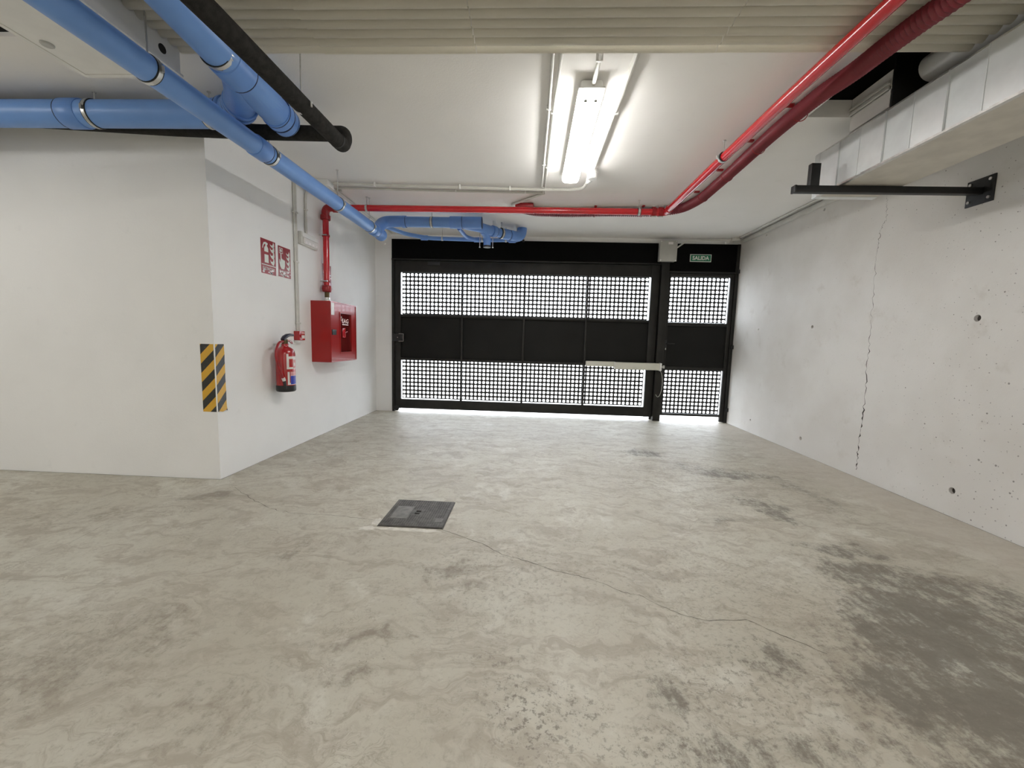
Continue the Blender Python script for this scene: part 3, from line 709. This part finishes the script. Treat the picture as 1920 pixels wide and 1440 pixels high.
# --- black insulated pipe
DXp, DZ, DR = -1.195, 2.205, .043
pd = thing('insulated_pipe', (DXp, 2.0, DZ), 'black foam insulated pipe turning back at an elbow near the blue cap', 'pipe')
T('main_pipe', 'foam', pd, bend([(DXp - .06, -1.0, DZ), (DXp, 2.0, DZ), (DXp + .012, 2.565, DZ - .005), (DXp + .012, 2.60, DZ + .05), (DXp + .005, 2.60, 2.285), (DXp - .12, 2.606, 2.288), (-1.7, 2.606, 2.294), (-2.3, 2.606, 2.314), (-3.2, 2.606, 2.36), (-6.5, 2.606, 2.36)], .05), DR, 24)
cl = clip_ring(pd, (DXp, 2.14, DZ), Yv, DR - .003, ZC, rubber=False)
part('elbow_joint', 'rubber', pd, lambda bm: band(bm, (DXp + .011, 2.50, DZ - .003), Yv, DR + .002, .012))
# --- red sprinkler main
EX, EZ, ER, EY = 1.283, 2.350, .031, 4.235
pe = thing('fire_main_pipe', (EX, 3.0, EZ), 'glossy red fire main turning along the ceiling and down to the hose cabinet', 'pipe')
T('main_pipe', 'redp', pe, [(1.38, -1.0, EZ), (1.311, 1.73, EZ), (1.297, 2.33, EZ), (1.289, 3.04, EZ), (EX, EY - .06, EZ)], ER, 24)
part('elbow', 'redp', pe, lambda bm: tube(bm, bend([(EX, EY - .10, EZ), (EX, EY, EZ), (EX - .12, EY, EZ)], .07), ER + .006, 20))
for c, ax in (((EX - .12, EY, EZ), Xv), ((EX - .055, EY, EZ), Xv)):
    cp = part('coupling', 'redd', pe, lambda bm: band(bm, c, ax, ER + .014, .035, 20))
    for s in (1, -1): part('bolt', 'zinc', cp, lambda bm: tube(bm, [(c[0] - .022, c[1] - .02, c[2] + s * (ER + .018)), (c[0] + .022, c[1] - .02, c[2] + s * (ER + .018))], .007, 8))
T('cross_pipe', 'redp', pe, [(EX - .10, EY, EZ), (-2.03, EY, EZ)], ER, 24)
clip_ring(pe, (EX, 3.03, EZ), Yv, ER, ZC); clip_ring(pe, (1.02, EY, EZ), Xv, ER, ZC); clip_ring(pe, (-1.712, EY, EZ), Xv, ER, ZC, rubber=False)
RX = -2.142
part('elbow', 'redd', pe, lambda bm: tube(bm, bend([(-2.02, EY, EZ), (RX, EY, EZ), (RX, EY, EZ - .12)], .07), ER + .008, 20))
for c, ax in (((-2.04, EY, EZ), Xv), ((RX, EY, EZ - .10), (0, 0, 1))):
    cp = part('coupling', 'redd', pe, lambda bm: band(bm, c, ax, ER + .017, .04, 20))
    part('bolt', 'redd', cp, lambda bm: box(bm, c[0] - .018, c[0] + .018, c[1] - ER - .035, c[1] - ER - .005, c[2] - .018, c[2] + .018, bev=.005))
    part('bolt', 'redd', cp, lambda bm: box(bm, c[0] - .018, c[0] + .018, c[1] + ER + .005, c[1] + ER + .035, c[2] - .018, c[2] + .018, bev=.005))
T('riser', 'redp', pe, [(RX, EY, EZ - .10), (RX, EY, 1.53)], ER - .001, 24)
for z in (2.07, 1.61):
    cl = part('wall_clamp', 'redd', pe, lambda bm: band(bm, (RX, EY, z), (0, 0, 1), ER + .007, .018, 20))
    part('clamp_stud', 'zinc', cl, lambda bm: tube(bm, [(RX, EY, z), (XL, EY - .03, z)], .005, 8))
    part('clamp_screw', 'zinc', cl, lambda bm: tube(bm, [(RX - .02, EY - ER - .014, z), (RX + .03, EY - ER - .014, z)], .006, 8))
cp = part('coupling', 'redd', pe, lambda bm: lathe(bm, [(ER, -.035), (ER + .012, -.03), (ER + .018, 0), (ER + .012, .03), (ER, .035)], (RX, EY, 1.535), 20))
for s in (1, -1): part('bolt', 'redd', cp, lambda bm: box(bm, RX - .02, RX + .02, EY + s * .045 - .013, EY + s * .045 + .013, 1.52, 1.55, bev=.004))
T('brass_nipple', 'brass', pe, [(RX, EY, 1.51), (RX, EY, 1.435)], .024, 18)
part('union_nut', 'zinc', pe, lambda bm: lathe(bm, [(.026, 0), (.034, .003), (.034, .025), (.028, .03), (.028, .05)], (RX, EY, 1.396), 20))
# --- red corrugated conduit hose
ph = thing('corrugated_hose', (1.52, 3.2, 2.41), 'dark red ribbed hose on the ceiling curving beside the red pipe', 'hose')
HZ = ZC - .047
ctrl = bend([(1.62, -1.0, 2.34), (1.51, 1.70, 2.343), (1.493, 1.80, 2.345), (1.484, 1.98, 2.352), (1.502, 2.18, 2.375), (1.508, 2.42, HZ), (1.50, 2.8, HZ), (1.525, 3.45, HZ), (1.54, 4.05, HZ), (1.46, 4.36, HZ), (1.20, 4.46, HZ), (.75, 4.47, HZ), (.35, 4.52, HZ), (.0, 4.50, HZ), (-.14, 4.40, HZ)], .16, 8)
def resample(pts, step):
    out = [pts[0].copy()]; acc = 0
    for a, c in zip(pts, pts[1:]):
        L = (c - a).length
        if L < 1e-9: continue
        t = step - acc
        while t <= L: out.append(a + (c - a) * (t / L)); t += step
        acc = L - (t - step)
    return out
hp = resample(ctrl, .0105)
part('ribbed_tube', 'hose', ph, lambda bm: tube(bm, hp, [.0440 if i % 2 else .0355 for i in range(len(hp))], 14), ang=25)
for x, y in ((1.518, 2.60), (1.512, 3.02), (1.527, 3.50), (1.535, 3.98), (.62, 4.485), (1.10, 4.46)):
    along = y < 4.2
    part('saddle', 'redd', ph, lambda bm: (tube(bm, ([(x - .0455 * math.cos(a), y, HZ - .0455 * math.sin(a)) for a in [i * PI / 12 for i in range(13)]] if along else [(x, y - .0455 * math.cos(a), HZ - .0455 * math.sin(a)) for a in [i * PI / 12 for i in range(13)]]), .0025, 6),
        box(bm, x - (.085 if along else .012), x - (.04 if along else -.012), y - (.012 if along else .085), y + (.012 if along else -.04), ZC - .012, ZC - .001)))
part('end_coupling', 'redd', ph, lambda bm: (box(bm, -.21, -.02, 4.34, 4.44, ZC - .045, ZC - .002, bev=.01), tube(bm, [(-.2, 4.39, ZC - .03), (-.02, 4.42, ZC - .04)], .030, 14)))
# --- round pipe above the duct
pw = tag(T('vent_pipe', 'plast', None, [(2.035, -1.0, 2.52), (2.035, 2.38, 2.52)], .068, 28), 'thick beige pipe in the ceiling opening above the metal duct', 'pipe')

# ------------------------------------------------------------------ duct and bracket
du = thing('ventilation_duct', (2.07, 1.5, 2.066), 'long white sheet metal ventilation duct along the right wall', 'duct')
D0, D1, DB, DT = 1.882, 2.262, 2.066, 2.340
ys = [2.934 + .0]; y = 2.934
while y > -1.0: y -= .1675; ys.append(y)
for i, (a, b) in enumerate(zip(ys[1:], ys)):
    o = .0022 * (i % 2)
    part('side_sheet', 'duct_shaded' if i % 2 else 'duct', du, lambda bm: prism(bm, [(D0 + .01, a), (D0 - .0015 - 2 * o, a), (D0 - .0105 + 3 * o, b), (D0 + .01, b)], (0, 0, DB + .004), (1, 0, 0), (0, 1, 0), DT - DB - .007, (0, 0, 1)), smooth=False)
for y in ys[1:]: P('seam', 'duct', du, D0 - .013, D0 - .004, y - .002, y + .002, DB + .006, DT - .004)
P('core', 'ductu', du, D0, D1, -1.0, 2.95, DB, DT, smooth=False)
part('corner_strip', 'zinc', du, lambda bm: (box(bm, D0 - .009, D0 + .012, -1.0, 2.955, DB - .003, DB + .008), box(bm, D0 - .008, D0 + .004, -1.0, 2.955, DT - .006, DT + .003)), smooth=False)
P('far_collar', 'duct', du, D0 - .012, D1 + .008, 2.935, 2.985, DB - .004, DT + .006, bev=.006)
br_ = thing('duct_bracket', (2.2, 2.752, 2.046), 'black steel wall bracket carrying the duct', 'bracket')
P('arm', 'steelblk', br_, 1.618, XR - .006, 2.732, 2.772, 2.022, 2.062, bev=.002)
P('arm_end', 'steelblk', br_, 1.608, 1.622, 2.730, 2.774, 2.020, 2.064, bev=.003)
P('upright', 'steelblk', br_, 1.700, 1.756, 2.735, 2.770, 2.060, 2.195, bev=.002)
wp_ = P('wall_plate', 'steelblk', br_, XR - .008, XR, 2.672, 2.832, 1.965, 2.122, bev=.001)
for y in (2.695, 2.81):
    for z in (1.992, 2.098): part('bolt_head', 'zinc', wp_, lambda bm: tube(bm, [(XR - .016, y, z), (XR - .006, y, z)], .009, 10))
# trunking on the right wall
tr = thing('cable_trunking', (2.7, 4.4, 2.40), 'pale cable trunking along the top of the right wall', 'trunking')
P('trunk', 'cond', tr, 2.694, XR - .001, 2.80, 5.60, 2.398, 2.445, bev=.003)
T('conduit', 'cond', tr, [(2.640, 2.80, ZC - .012), (2.640, 5.55, ZC - .012)], .010, 10)
part('round_box', 'cond', tr, lambda bm: lathe(bm, [(.05, -.045), (.055, -.04), (.055, 0)], (2.62, 5.60, ZC), 18))
T('tail_conduit', 'cond', tr, bend([(2.58, 5.62, ZC - .02), (2.1, 5.66, ZC - .03), (2.02, 5.66, ZC - .03), (1.88, 5.63, 2.33)], .03), .010, 10)
part('lamp_tip', 'plast', tr, lambda bm: tube(bm, [(2.54, 5.64, 2.415), (2.50, 5.62, 2.395)], .016, 12))

# ------------------------------------------------------------------ ceiling and wall conduits
def conduit(name, pts, r, label, clips=(), R=.03, mat='cond'):
    t = thing(name, pts[0], label, 'conduit')
    T('tube', mat, t, bend(pts, R, 5), r, 10)
    for c, ax in clips:
        part('clip', 'plast', t, lambda bm: box(bm, c[0] - (.007 if ax == 'x' else r + .006), c[0] + (.007 if ax == 'x' else r + .006), c[1] - (.007 if ax != 'x' else r + .006), c[1] + (.007 if ax != 'x' else r + .006), c[2] - r - .003, ZC, bev=.002))
    return t
zc = ZC - .013
conduit('conduit', [(.060, 1.9, zc), (.062, 2.6, zc), (.050, 3.86, zc)], .009, 'left conduit of the pair on the ceiling left of the lamp', [((.061, 2.62, zc), 'y'), ((.055, 3.4, zc), 'y')])
conduit('conduit', [(.112, 1.9, zc), (.090, 2.6, zc), (.082, 3.88, zc)], .009, 'right conduit of the pair on the ceiling left of the lamp', [((.089, 2.66, zc), 'y'), ((.084, 3.45, zc), 'y')])
conduit('conduit', [(.288, 1.9, ZC - .03), (.288, 2.35, ZC - .035)], .011, 'short conduit running into the near end of the lamp', [((.288, 2.16, ZC - .03), 'y')])
t = conduit('conduit', [(.470, 1.9, zc), (.463, 2.66, zc)], .014, 'thick conduit on the ceiling right of the lamp', [((.463, 2.655, zc), 'y')])
conduit('conduit', [(.463, 2.67, zc), (.462, 3.47, zc)], .009, 'thin conduit continuing on the ceiling right of the lamp')
gl = thing('cable_gland_box', (.455, 3.52, ZC), 'round white gland box at the far end of the right ceiling conduit', 'junction box')
part('body', 'plast', gl, lambda bm: lathe(bm, [(.035, -.075), (.042, -.07), (.042, -.03), (.046, -.028), (.046, 0)], (.456, 3.53, ZC), 20))
part('gland', 'plast', gl, lambda bm: tube(bm, [(.45, 3.57, ZC - .05), (.44, 3.60, ZC - .055), (.435, 3.64, ZC - .055)], [.026, .026, .016], 14))
conduit('conduit', [(.435, 3.63, ZC - .055), (.415, 3.80, ZC - .05), (.30, 3.92, ZC - .022), (-.22, 3.915, zc - .008), (-1.86, 3.835, zc - .008)], .013, 'thick conduit crossing the ceiling from the lamp to the left wall', [((-.24, 3.914, zc - .008), 'x'), ((-.70, 3.89, zc - .008), 'x'), ((-1.48, 3.853, zc - .008), 'x')], .05)
conduit('conduit', [(.06, 4.035, zc), (-.84, 4.01, zc), (-1.88, 3.965, zc)], .009, 'thin conduit crossing the ceiling beside the thick one', [((-.10, 4.03, zc), 'x'), ((-.76, 4.012, zc), 'x')])
conduit('conduit', [(.075, 4.04, zc), (-.245, 4.375, zc)], .011, 'slanted conduit on the ceiling leading to the red hose end')
conduit('conduit', [(.066, 3.88, zc), (.07, 4.03, zc)], .012, 'stub joining the conduit pair to the crossing conduit')
jb2 = thing('ceiling_junction_box', (-1.95, 3.84, ZC), 'square white junction box on the ceiling above the left wall', 'junction box')
P('body', 'plast', jb2, -2.01, -1.885, 3.775, 3.90, ZC - .05, ZC, bev=.006); P('lid', 'plast', jb2, -2.015, -1.88, 3.77, 3.905, ZC - .058, ZC - .05, bev=.003)
conduit('conduit', [(-1.935, 3.90, zc), (-1.925, 5.60, zc)], .012, 'conduit on the ceiling running along the left wall to the gate')
conduit('conduit', [(-1.985, 3.90, zc), (-1.95, 4.03, zc), (-1.88, 4.04, zc)], .010, 'short conduit bend beside the square ceiling box')
xw = XL + .012
def wconduit(pts, r, label, clips):
    t = thing('wall_conduit', pts[0], label, 'conduit')
    T('tube', 'cond', t, bend(pts, .05, 6), r, 10)
    for (y, z) in clips: part('clip', 'cond', t, lambda bm: box(bm, XL, XL + .012 + r + .003, y - r - .006, y + r + .006, z - .007, z + .007, bev=.002))
    return t
wconduit([(xw, 3.752, ZC), (xw, 3.752, 1.07)], .010, 'left tube of the conduit pair dropping to the red call point', [(3.752, 2.16), (3.752, 1.72), (3.752, 1.16)])
wconduit([(xw, 3.778, ZC), (xw, 3.778, 1.07)], .010, 'right tube of the conduit pair dropping to the red call point', [(3.778, 2.16), (3.778, 1.72), (3.778, 1.16)])
wconduit([(-2.05, 3.945, ZC - .02), (xw + .01, 3.945, ZC - .03), (xw, 3.945, 2.30), (xw, 3.945, 2.01)], .012, 'conduit bending down the wall into the emergency light', [(3.945, 2.24)])

# ------------------------------------------------------------------ things on the left wall
el = thing('emergency_light', (XL, 3.965, 1.90), 'white rectangular emergency light on the wall beside the red riser', 'emergency light')
P('body', 'cond', el, XL, XL + .035, 3.815, 4.115, 1.895, 2.012, bev=.005)  # grey body colour stands for the shading at its edges
P('lens', 'labelw', el, XL + .035, XL + .052, 3.84, 4.10, 1.905, 1.96, bev=.006); P('cover', 'plast', el, XL + .035, XL + .044, 3.825, 4.11, 1.965, 2.006, bev=.003)
for i in range(4): P('lens_glint', 'glare_print', el, XL + .052, XL + .0545, 3.855 + i * .06, 3.885 + i * .06, 1.912, 1.928)  # white chips painted in for bright reflections on the lens

def flame(y0, z0, s):
    """three leaning flame tongues, as outline polygons (y, z)"""
    out = []
    for dz, ln in ((0, 1.0), (.052, 1.0), (.104, .95), (.150, .7)):
        out.append([(y0 + s * a, z0 + s * (dz + b * ln)) for a, b in ((.062, 0), (.075, .030), (.072, .055), (.060, .075), (.058, .052), (.048, .032), (.030, .030), (.012, .045), (.022, .020), (.040, .006))])
    return out
def sign(label, y0, y1, z0, z1):
    t = thing('fire_sign', (XL, (y0 + y1) / 2, z0), label, 'sign', 'red fire safety signs')
    P('plate', 'redsign', t, XL, XL + .002, y0, y1, z0, z1)
    return t
def flat(t, name, mat, polys, dx=.0022):
    def fn(bm):
        for pl_ in polys: prism(bm, pl_, (XL + dx, 0, 0), (0, 1, 0), (0, 0, 1), .0006, (1, 0, 0))
    return part(name, mat, t, fn, smooth=False)
def rc(a, b, c, d): return [(a, c), (b, c), (b, d), (a, d)]
def glare_blotches(t, y0, y1, z0, z1, n, seed, smin=.010, smax=.026):  # irregular white patches that paint glare on the glossy signs
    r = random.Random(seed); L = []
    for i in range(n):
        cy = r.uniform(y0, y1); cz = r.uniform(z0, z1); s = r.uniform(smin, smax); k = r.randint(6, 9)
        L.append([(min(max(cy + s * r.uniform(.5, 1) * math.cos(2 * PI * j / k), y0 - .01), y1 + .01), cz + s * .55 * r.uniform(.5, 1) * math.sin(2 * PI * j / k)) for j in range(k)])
    return flat(t, 'painted_glare', 'glare_print', L, .003)
s1 = sign('red fire extinguisher sign, left of the two on the white wall', 3.283, 3.473, 1.545, 1.822)
flat(s1, 'extinguisher_pictogram', 'signwhite', [rc(3.325, 3.375, 1.635, 1.70), [(3.325, 1.722), (3.375, 1.722), (3.375, 1.752), (3.362, 1.768), (3.338, 1.768), (3.325, 1.752)], rc(3.341, 3.36, 1.768, 1.782), [(3.330, 1.782), (3.366, 1.779), (3.372, 1.792), (3.345, 1.800), (3.318, 1.792), (3.305, 1.768), (3.300, 1.745), (3.308, 1.745), (3.315, 1.765)]])
flat(s1, 'flame_pictogram', 'signwhite', flame(3.385, 1.625, .95))
flat(s1, 'dividing_line', 'signwhite', [rc(3.287, 3.469, 1.613, 1.620)])
text_mesh('lettering', 'EXTINTOR', 'signwhite', s1, (XL + .0026, 3.30, 1.575), (0, 1, 0), (0, 0, 1), .026, .01, .155)
glare_blotches(s1, 3.295, 3.465, 1.552, 1.580, 9, 5, .010, .022)
s2 = sign('red fire alarm push button sign, right of the two on the white wall', 3.510, 3.688, 1.552, 1.812)
hand = [(3.55, 1.62), (3.590, 1.62), (3.602, 1.65), (3.604, 1.695), (3.592, 1.702), (3.588, 1.694), (3.578, 1.706), (3.572, 1.698), (3.562, 1.712), (3.556, 1.70), (3.553, 1.755), (3.545, 1.757), (3.541, 1.755), (3.541, 1.668), (3.533, 1.69), (3.524, 1.70), (3.524, 1.668), (3.534, 1.64)]
flat(s2, 'hand_pictogram', 'signwhite', [hand])
flat(s2, 'button_pictogram', 'signwhite', [rc(3.523, 3.575, 1.792, 1.797), rc(3.523, 3.575, 1.750, 1.754), rc(3.523, 3.527, 1.754, 1.792), rc(3.571, 3.575, 1.754, 1.792), [(3.548 + .014 * math.cos(a), 1.774 + .014 * math.sin(a)) for a in [i * PI / 5 for i in range(10)]]])
flat(s2, 'flame_pictogram', 'signwhite', flame(3.612, 1.615, .85))
text_mesh('lettering', 'PULSADOR', 'signwhite', s2, (XL + .0026, 3.522, 1.590), (0, 1, 0), (0, 0, 1), .020, .01, .14)
text_mesh('lettering', 'DE ALARMA', 'signwhite', s2, (XL + .0026, 3.522, 1.564), (0, 1, 0), (0, 0, 1), .018, .01, .14)
glare_blotches(s2, 3.520, 3.680, 1.560, 1.612, 16, 11, .009, .020)
s3 = sign('red hose reel sign half hidden behind the red riser', 4.262, 4.442, 1.538, 1.799)
flat(s3, 'hose_pictogram', 'labelp', [rc(4.30, 4.37, 1.72, 1.765), rc(4.34, 4.375, 1.64, 1.70)])
glare_blotches(s3, 4.275, 4.432, 1.55, 1.735, 34, 8, .012, .026)

# hose cabinet
hc = thing('hose_cabinet', (XL, 4.315, .784), 'red fire hose cabinet with a window on the white wall', 'cabinet')
HX = -2.003
def cab(bm):
    box(bm, XL, HX, 4.015, 4.615, .784, .790); box(bm, XL, HX, 4.015, 4.615, 1.389, 1.395)
    box(bm, XL, HX, 4.015, 4.021, .790, 1.389); box(bm, XL, HX, 4.609, 4.615, .790, 1.389); box(bm, XL, XL + .006, 4.021, 4.609, .79, 1.389)
part('body', 'redbox', hc, cab, smooth=False)
W0, W1, WZ0, WZ1 = 4.232, 4.487, .882, 1.285
bm = bmesh.new()
for a, b, c, d in rects_minus(4.024, 4.606, .794, 1.385, [(W0, W1, WZ0, WZ1)]): box(bm, HX - .018, HX - .002, a, b, c, d)
hd = obj('door', bm, 'redbox', hc, smooth=False)
part('door_edge', 'redbox', hd, lambda bm: (box(bm, HX - .01, HX + .004, 4.019, 4.027, .788, 1.391), box(bm, HX - .01, HX + .004, 4.603, 4.611, .788, 1.391), box(bm, HX - .01, HX + .004, 4.027, 4.603, .788, .796), box(bm, HX - .01, HX + .004, 4.027, 4.603, 1.383, 1.391)), smooth=False)
def wfr(bm):
    for a, b, c, d in rects_minus(W0 - .014, W1 + .014, WZ0 - .014, WZ1 + .014, [(W0, W1, WZ0, WZ1)]): box(bm, HX - .004, HX + .003, a, b, c, d)
part('window_frame', 'redbox', hd, wfr, smooth=False)
P('window_pane', 'pane', hd, HX - .014, HX - .010, W0, W1, WZ0, WZ1)
text_mesh('lettering', 'EAG', 'glare_print', hd, (HX - .0096, W0 + .058, 1.188), (0, 1, 0), (0, 0, 1), .046, .014, .150, label='white maker lettering')
P('lettering_bar', 'glare_print', hd, HX - .010, HX - .0092, W0 + .062, W0 + .205, 1.168, 1.178)
part('logo_mark', 'cond', hd, lambda bm: tube(bm, [(HX - .0095, W0 + .040 + .013 * math.cos(a), 1.232 + .022 * math.sin(a)) for a in [i * PI / 8 for i in range(17)]], .0025, 6))
P('latch', 'black', hd, HX - .002, HX + .006, 4.045, 4.135, 1.060, 1.114, bev=.003)
P('sticker', 'labelw', hd, HX - .002, HX - .0012, 4.034, 4.105, 1.260, 1.381)
vl = part('hose_valve', 'redp', hd, lambda bm: (box(bm, HX - .0098, HX - .006, W0 + .060, W0 + .125, 1.035, 1.135, bev=.006), tube(bm, [(HX - .008, W0 + .125, 1.085), (HX - .008, W0 + .175, 1.10)], .004, 8)))
# extinguisher
fe = thing('fire_extinguisher', (-2.107, 3.418, .565), 'red fire extinguisher with black base hanging on the white wall', 'fire extinguisher')
EC = (-2.107, 3.418, 0)
part('cylinder', 'redext', fe, lambda bm: lathe(bm, [(.074, .600), (.0755, .61), (.0755, .885), (.073, .905), (.062, .925), (.044, .940), (.030, .947), (.027, .955), (.027, .972)], EC, 40))
part('base_skirt', 'black', fe, lambda bm: lathe(bm, [(.066, .562), (.073, .566), (.0775, .574), (.0775, .612), (.0755, .618)], EC, 40))
part('valve', 'brass', fe, lambda bm: (lathe(bm, [(.020, .970), (.024, .975), (.024, .992), (.018, .996), (.018, 1.01)], EC, 20), box(bm, EC[0] - .016, EC[0] + .016, EC[1] - .028, EC[1] + .028, .985, 1.012, bev=.006)))
part('carry_handle', 'navy', fe, lambda bm: tube(bm, [(EC[0], EC[1] - .03, 1.005), (EC[0], EC[1] - .01, 1.022), (EC[0], EC[1] + .03, 1.040), (EC[0], EC[1] + .075, 1.048), (EC[0], EC[1] + .125, 1.046)], [.017, .020, .018, .013, .010], 12))
part('squeeze_lever', 'redext', fe, lambda bm: tube(bm, [(EC[0], EC[1] + .02, 1.002), (EC[0], EC[1] + .06, .998), (EC[0], EC[1] + .11, .975)], [.010, .010, .008], 10))
part('safety_ring', 'zinc', fe, lambda bm: tube(bm, [(EC[0] + .02, EC[1] + .075 + .03 * math.cos(a), .985 + .022 * math.sin(a)) for a in [i * PI / 8 for i in range(17)]], .0018, 6))
hs = part('hose', 'redd', fe, lambda bm: tube(bm, bend([(EC[0], EC[1] - .02, .992), (EC[0] + .01, EC[1] - .10, .985), (EC[0] + .02, EC[1] - .165, .90), (EC[0] + .025, EC[1] - .150, .80), (EC[0] + .035, EC[1] - .085, .665)], .09, 8), .0105, 12))
part('hose_clip', 'labelw', fe, lambda bm: tube(bm, [(EC[0] + .033, EC[1] - .093, .688), (EC[0] + .036, EC[1] - .083, .662)], .014, 12))
part('nozzle', 'black', fe, lambda bm: tube(bm, [(EC[0] + .036, EC[1] - .083, .664), (EC[0] + .040, EC[1] - .072, .590)], [.013, .011], 12))
part('wall_hook', 'zinc', fe, lambda bm: box(bm, XL, EC[0] - .02, EC[1] - .012, EC[1] + .012, .955, .970))
def curved(name, mat, a0, a1, z0, z1, r, parent=fe):
    def fn(bm):
        n = 10; prev = None
        for i in range(n + 1):
            a = math.radians(a0 + (a1 - a0) * i / n)
            q = [bm.verts.new((EC[0] + rr * math.cos(a), EC[1] + rr * math.sin(a), z)) for rr, z in ((r, z0), (r, z1), (r + .0006, z1), (r + .0006, z0))]
            if prev:
                for k in range(4): bm.faces.new((prev[k], prev[(k + 1) % 4], q[(k + 1) % 4], q[k]))
            prev = q
    return part(name, mat, parent, fn)
lu = curved('upper_label', 'labelw', -52, 60, .758, .888, .0758)
curved('red_print', 'redext', -38, -12, .775, .845, .0766, lu); curved('pink_print', 'labelp', -10, 52, .765, .838, .0766, lu); curved('pale_block', 'labelw', -6, 10, .785, .812, .0772, lu)
curved('red_block', 'redext', -40, 58, .866, .890, .0766, lu)
ll = curved('lower_label', 'labelw', -48, 60, .624, .735, .0758)
curved('blue_print', 'blueprint', -30, 22, .628, .700, .0766, ll); curved('pink_print', 'labelp', -34, 56, .702, .735, .0766, ll); curved('red_stripe', 'redsign', -36, -31, .64, .735, .0768, ll)
# call point
cpn = thing('call_point', (XL, 3.79, 1.0), 'small red fire alarm call point below the conduit pair', 'call point')
P('case', 'redext', cpn, XL, XL + .055, 3.708, 3.805, 1.000, 1.086, bev=.005); P('label_plate', 'labelw', cpn, XL + .055, XL + .0565, 3.745, 3.795, 1.018, 1.048)
P('press_plate', 'labelp', cpn, XL + .055, XL + .057, 3.735, 3.795, 1.058, 1.080, bev=.0004); P('base_plate', 'plast', cpn, XL, XL + .045, 3.712, 3.80, .978, 1.000, bev=.003)

# hazard tape round the wall corner
def tp(bm):
    rows = 16; r = random.Random(4); t = .0012; grid = []
    for j in range(rows + 1):
        z = .492 + (.970 - .492) * j / rows; line = []
        for i in range(13):
            s = -.103 + .190 * i / 12
            wr = 0 if s < .002 else r.uniform(0, .0022)
            if j == 0 and s > .03: z2 = z - .006 + .012 * r.random(); wr += .006
            else: z2 = z
            p = (XL + s, YN - t, z2) if s <= 0 else (XL + t + wr, YN + s, z2)
            line.append(bm.verts.new(p))
        grid.append(line)
    for a, b in zip(grid, grid[1:]):
        for k in range(12): bm.faces.new((a[k], a[k + 1], b[k + 1], b[k]))
bm = bmesh.new(); tp(bm)
hz = obj('hazard_tape', bm, 'tape', None, origin=(XL, YN, .49), ang=25)
tag(hz, 'yellow and black striped tape wrapped round the white wall corner', 'hazard tape')

# floor hatch
fh = thing('floor_hatch', (-.641, 2.335, 0), 'square dark metal hatch cover set in the concrete floor', 'hatch cover')
hx0, hx1, hy0, hy1 = -.821, -.461, 2.152, 2.516
P('frame', 'iron', fh, hx0 - .006, hx1 + .006, hy0 - .006, hy1 + .006, 0, .0025)
bm = bmesh.new()
SL = [(-.665, -.640, 2.338, 2.358), (-.665, -.640, 2.312, 2.331)]; SL = [(-.662, -.632, 2.340, 2.362), (-.664, -.634, 2.308, 2.330)]
for a, b, c, d in rects_minus(hx0, hx1, hy0, hy1, SL): box(bm, a, b, c, d, .0025, .007)
obj('plate', bm, 'iron', fh, smooth=False)
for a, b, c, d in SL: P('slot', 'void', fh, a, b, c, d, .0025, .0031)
P('smooth_field', 'iron2', fh, hx0 + .03, -.69, 2.245, 2.415, .007, .0076); P('smooth_field', 'iron2', fh, -.52, -.478, 2.22, 2.26, .007, .0076)
def ribs(bm):
    y = hy0 + .010
    while y < hy1 - .008:
        x = hx0 + .012
        while x < hx1 - .014:
            inside = (hx0 + .025 < x < -.685 and 2.235 < y < 2.42) or (-.69 < x < -.615 and 2.295 < y < 2.375) or (-.53 < x and 2.21 < y < 2.27)
            if not inside: box(bm, x, x + .007, y, y + .005, .007, .0080)
            x += .014
        y += .0115
o = part('tread_pattern', 'iron', fh, ribs, smooth=False); o['kind'] = 'stuff'
def cem(bm):
    r = random.Random(9)
    for cx, cy, rx, ry in ((-.845, 2.20, .03, .05), (-.87, 2.12, .05, .03), (-.70, 2.125, .14, .022), (-.55, 2.12, .09, .02)):
        n = 22; ph = [r.uniform(.65, 1.15) for _ in range(n)]
        c = bm.verts.new((cx, cy, .003)); ring = [bm.verts.new((cx + rx * ph[k] * math.cos(2 * PI * k / n), min(cy + ry * ph[k] * math.sin(2 * PI * k / n), hy0 - .007 if cx > -.82 else 9), .0004)) for k in range(n)]
        for k in range(n): bm.faces.new((c, ring[k], ring[(k + 1) % n]))
part('cement_edge', 'cement', fh, cem)
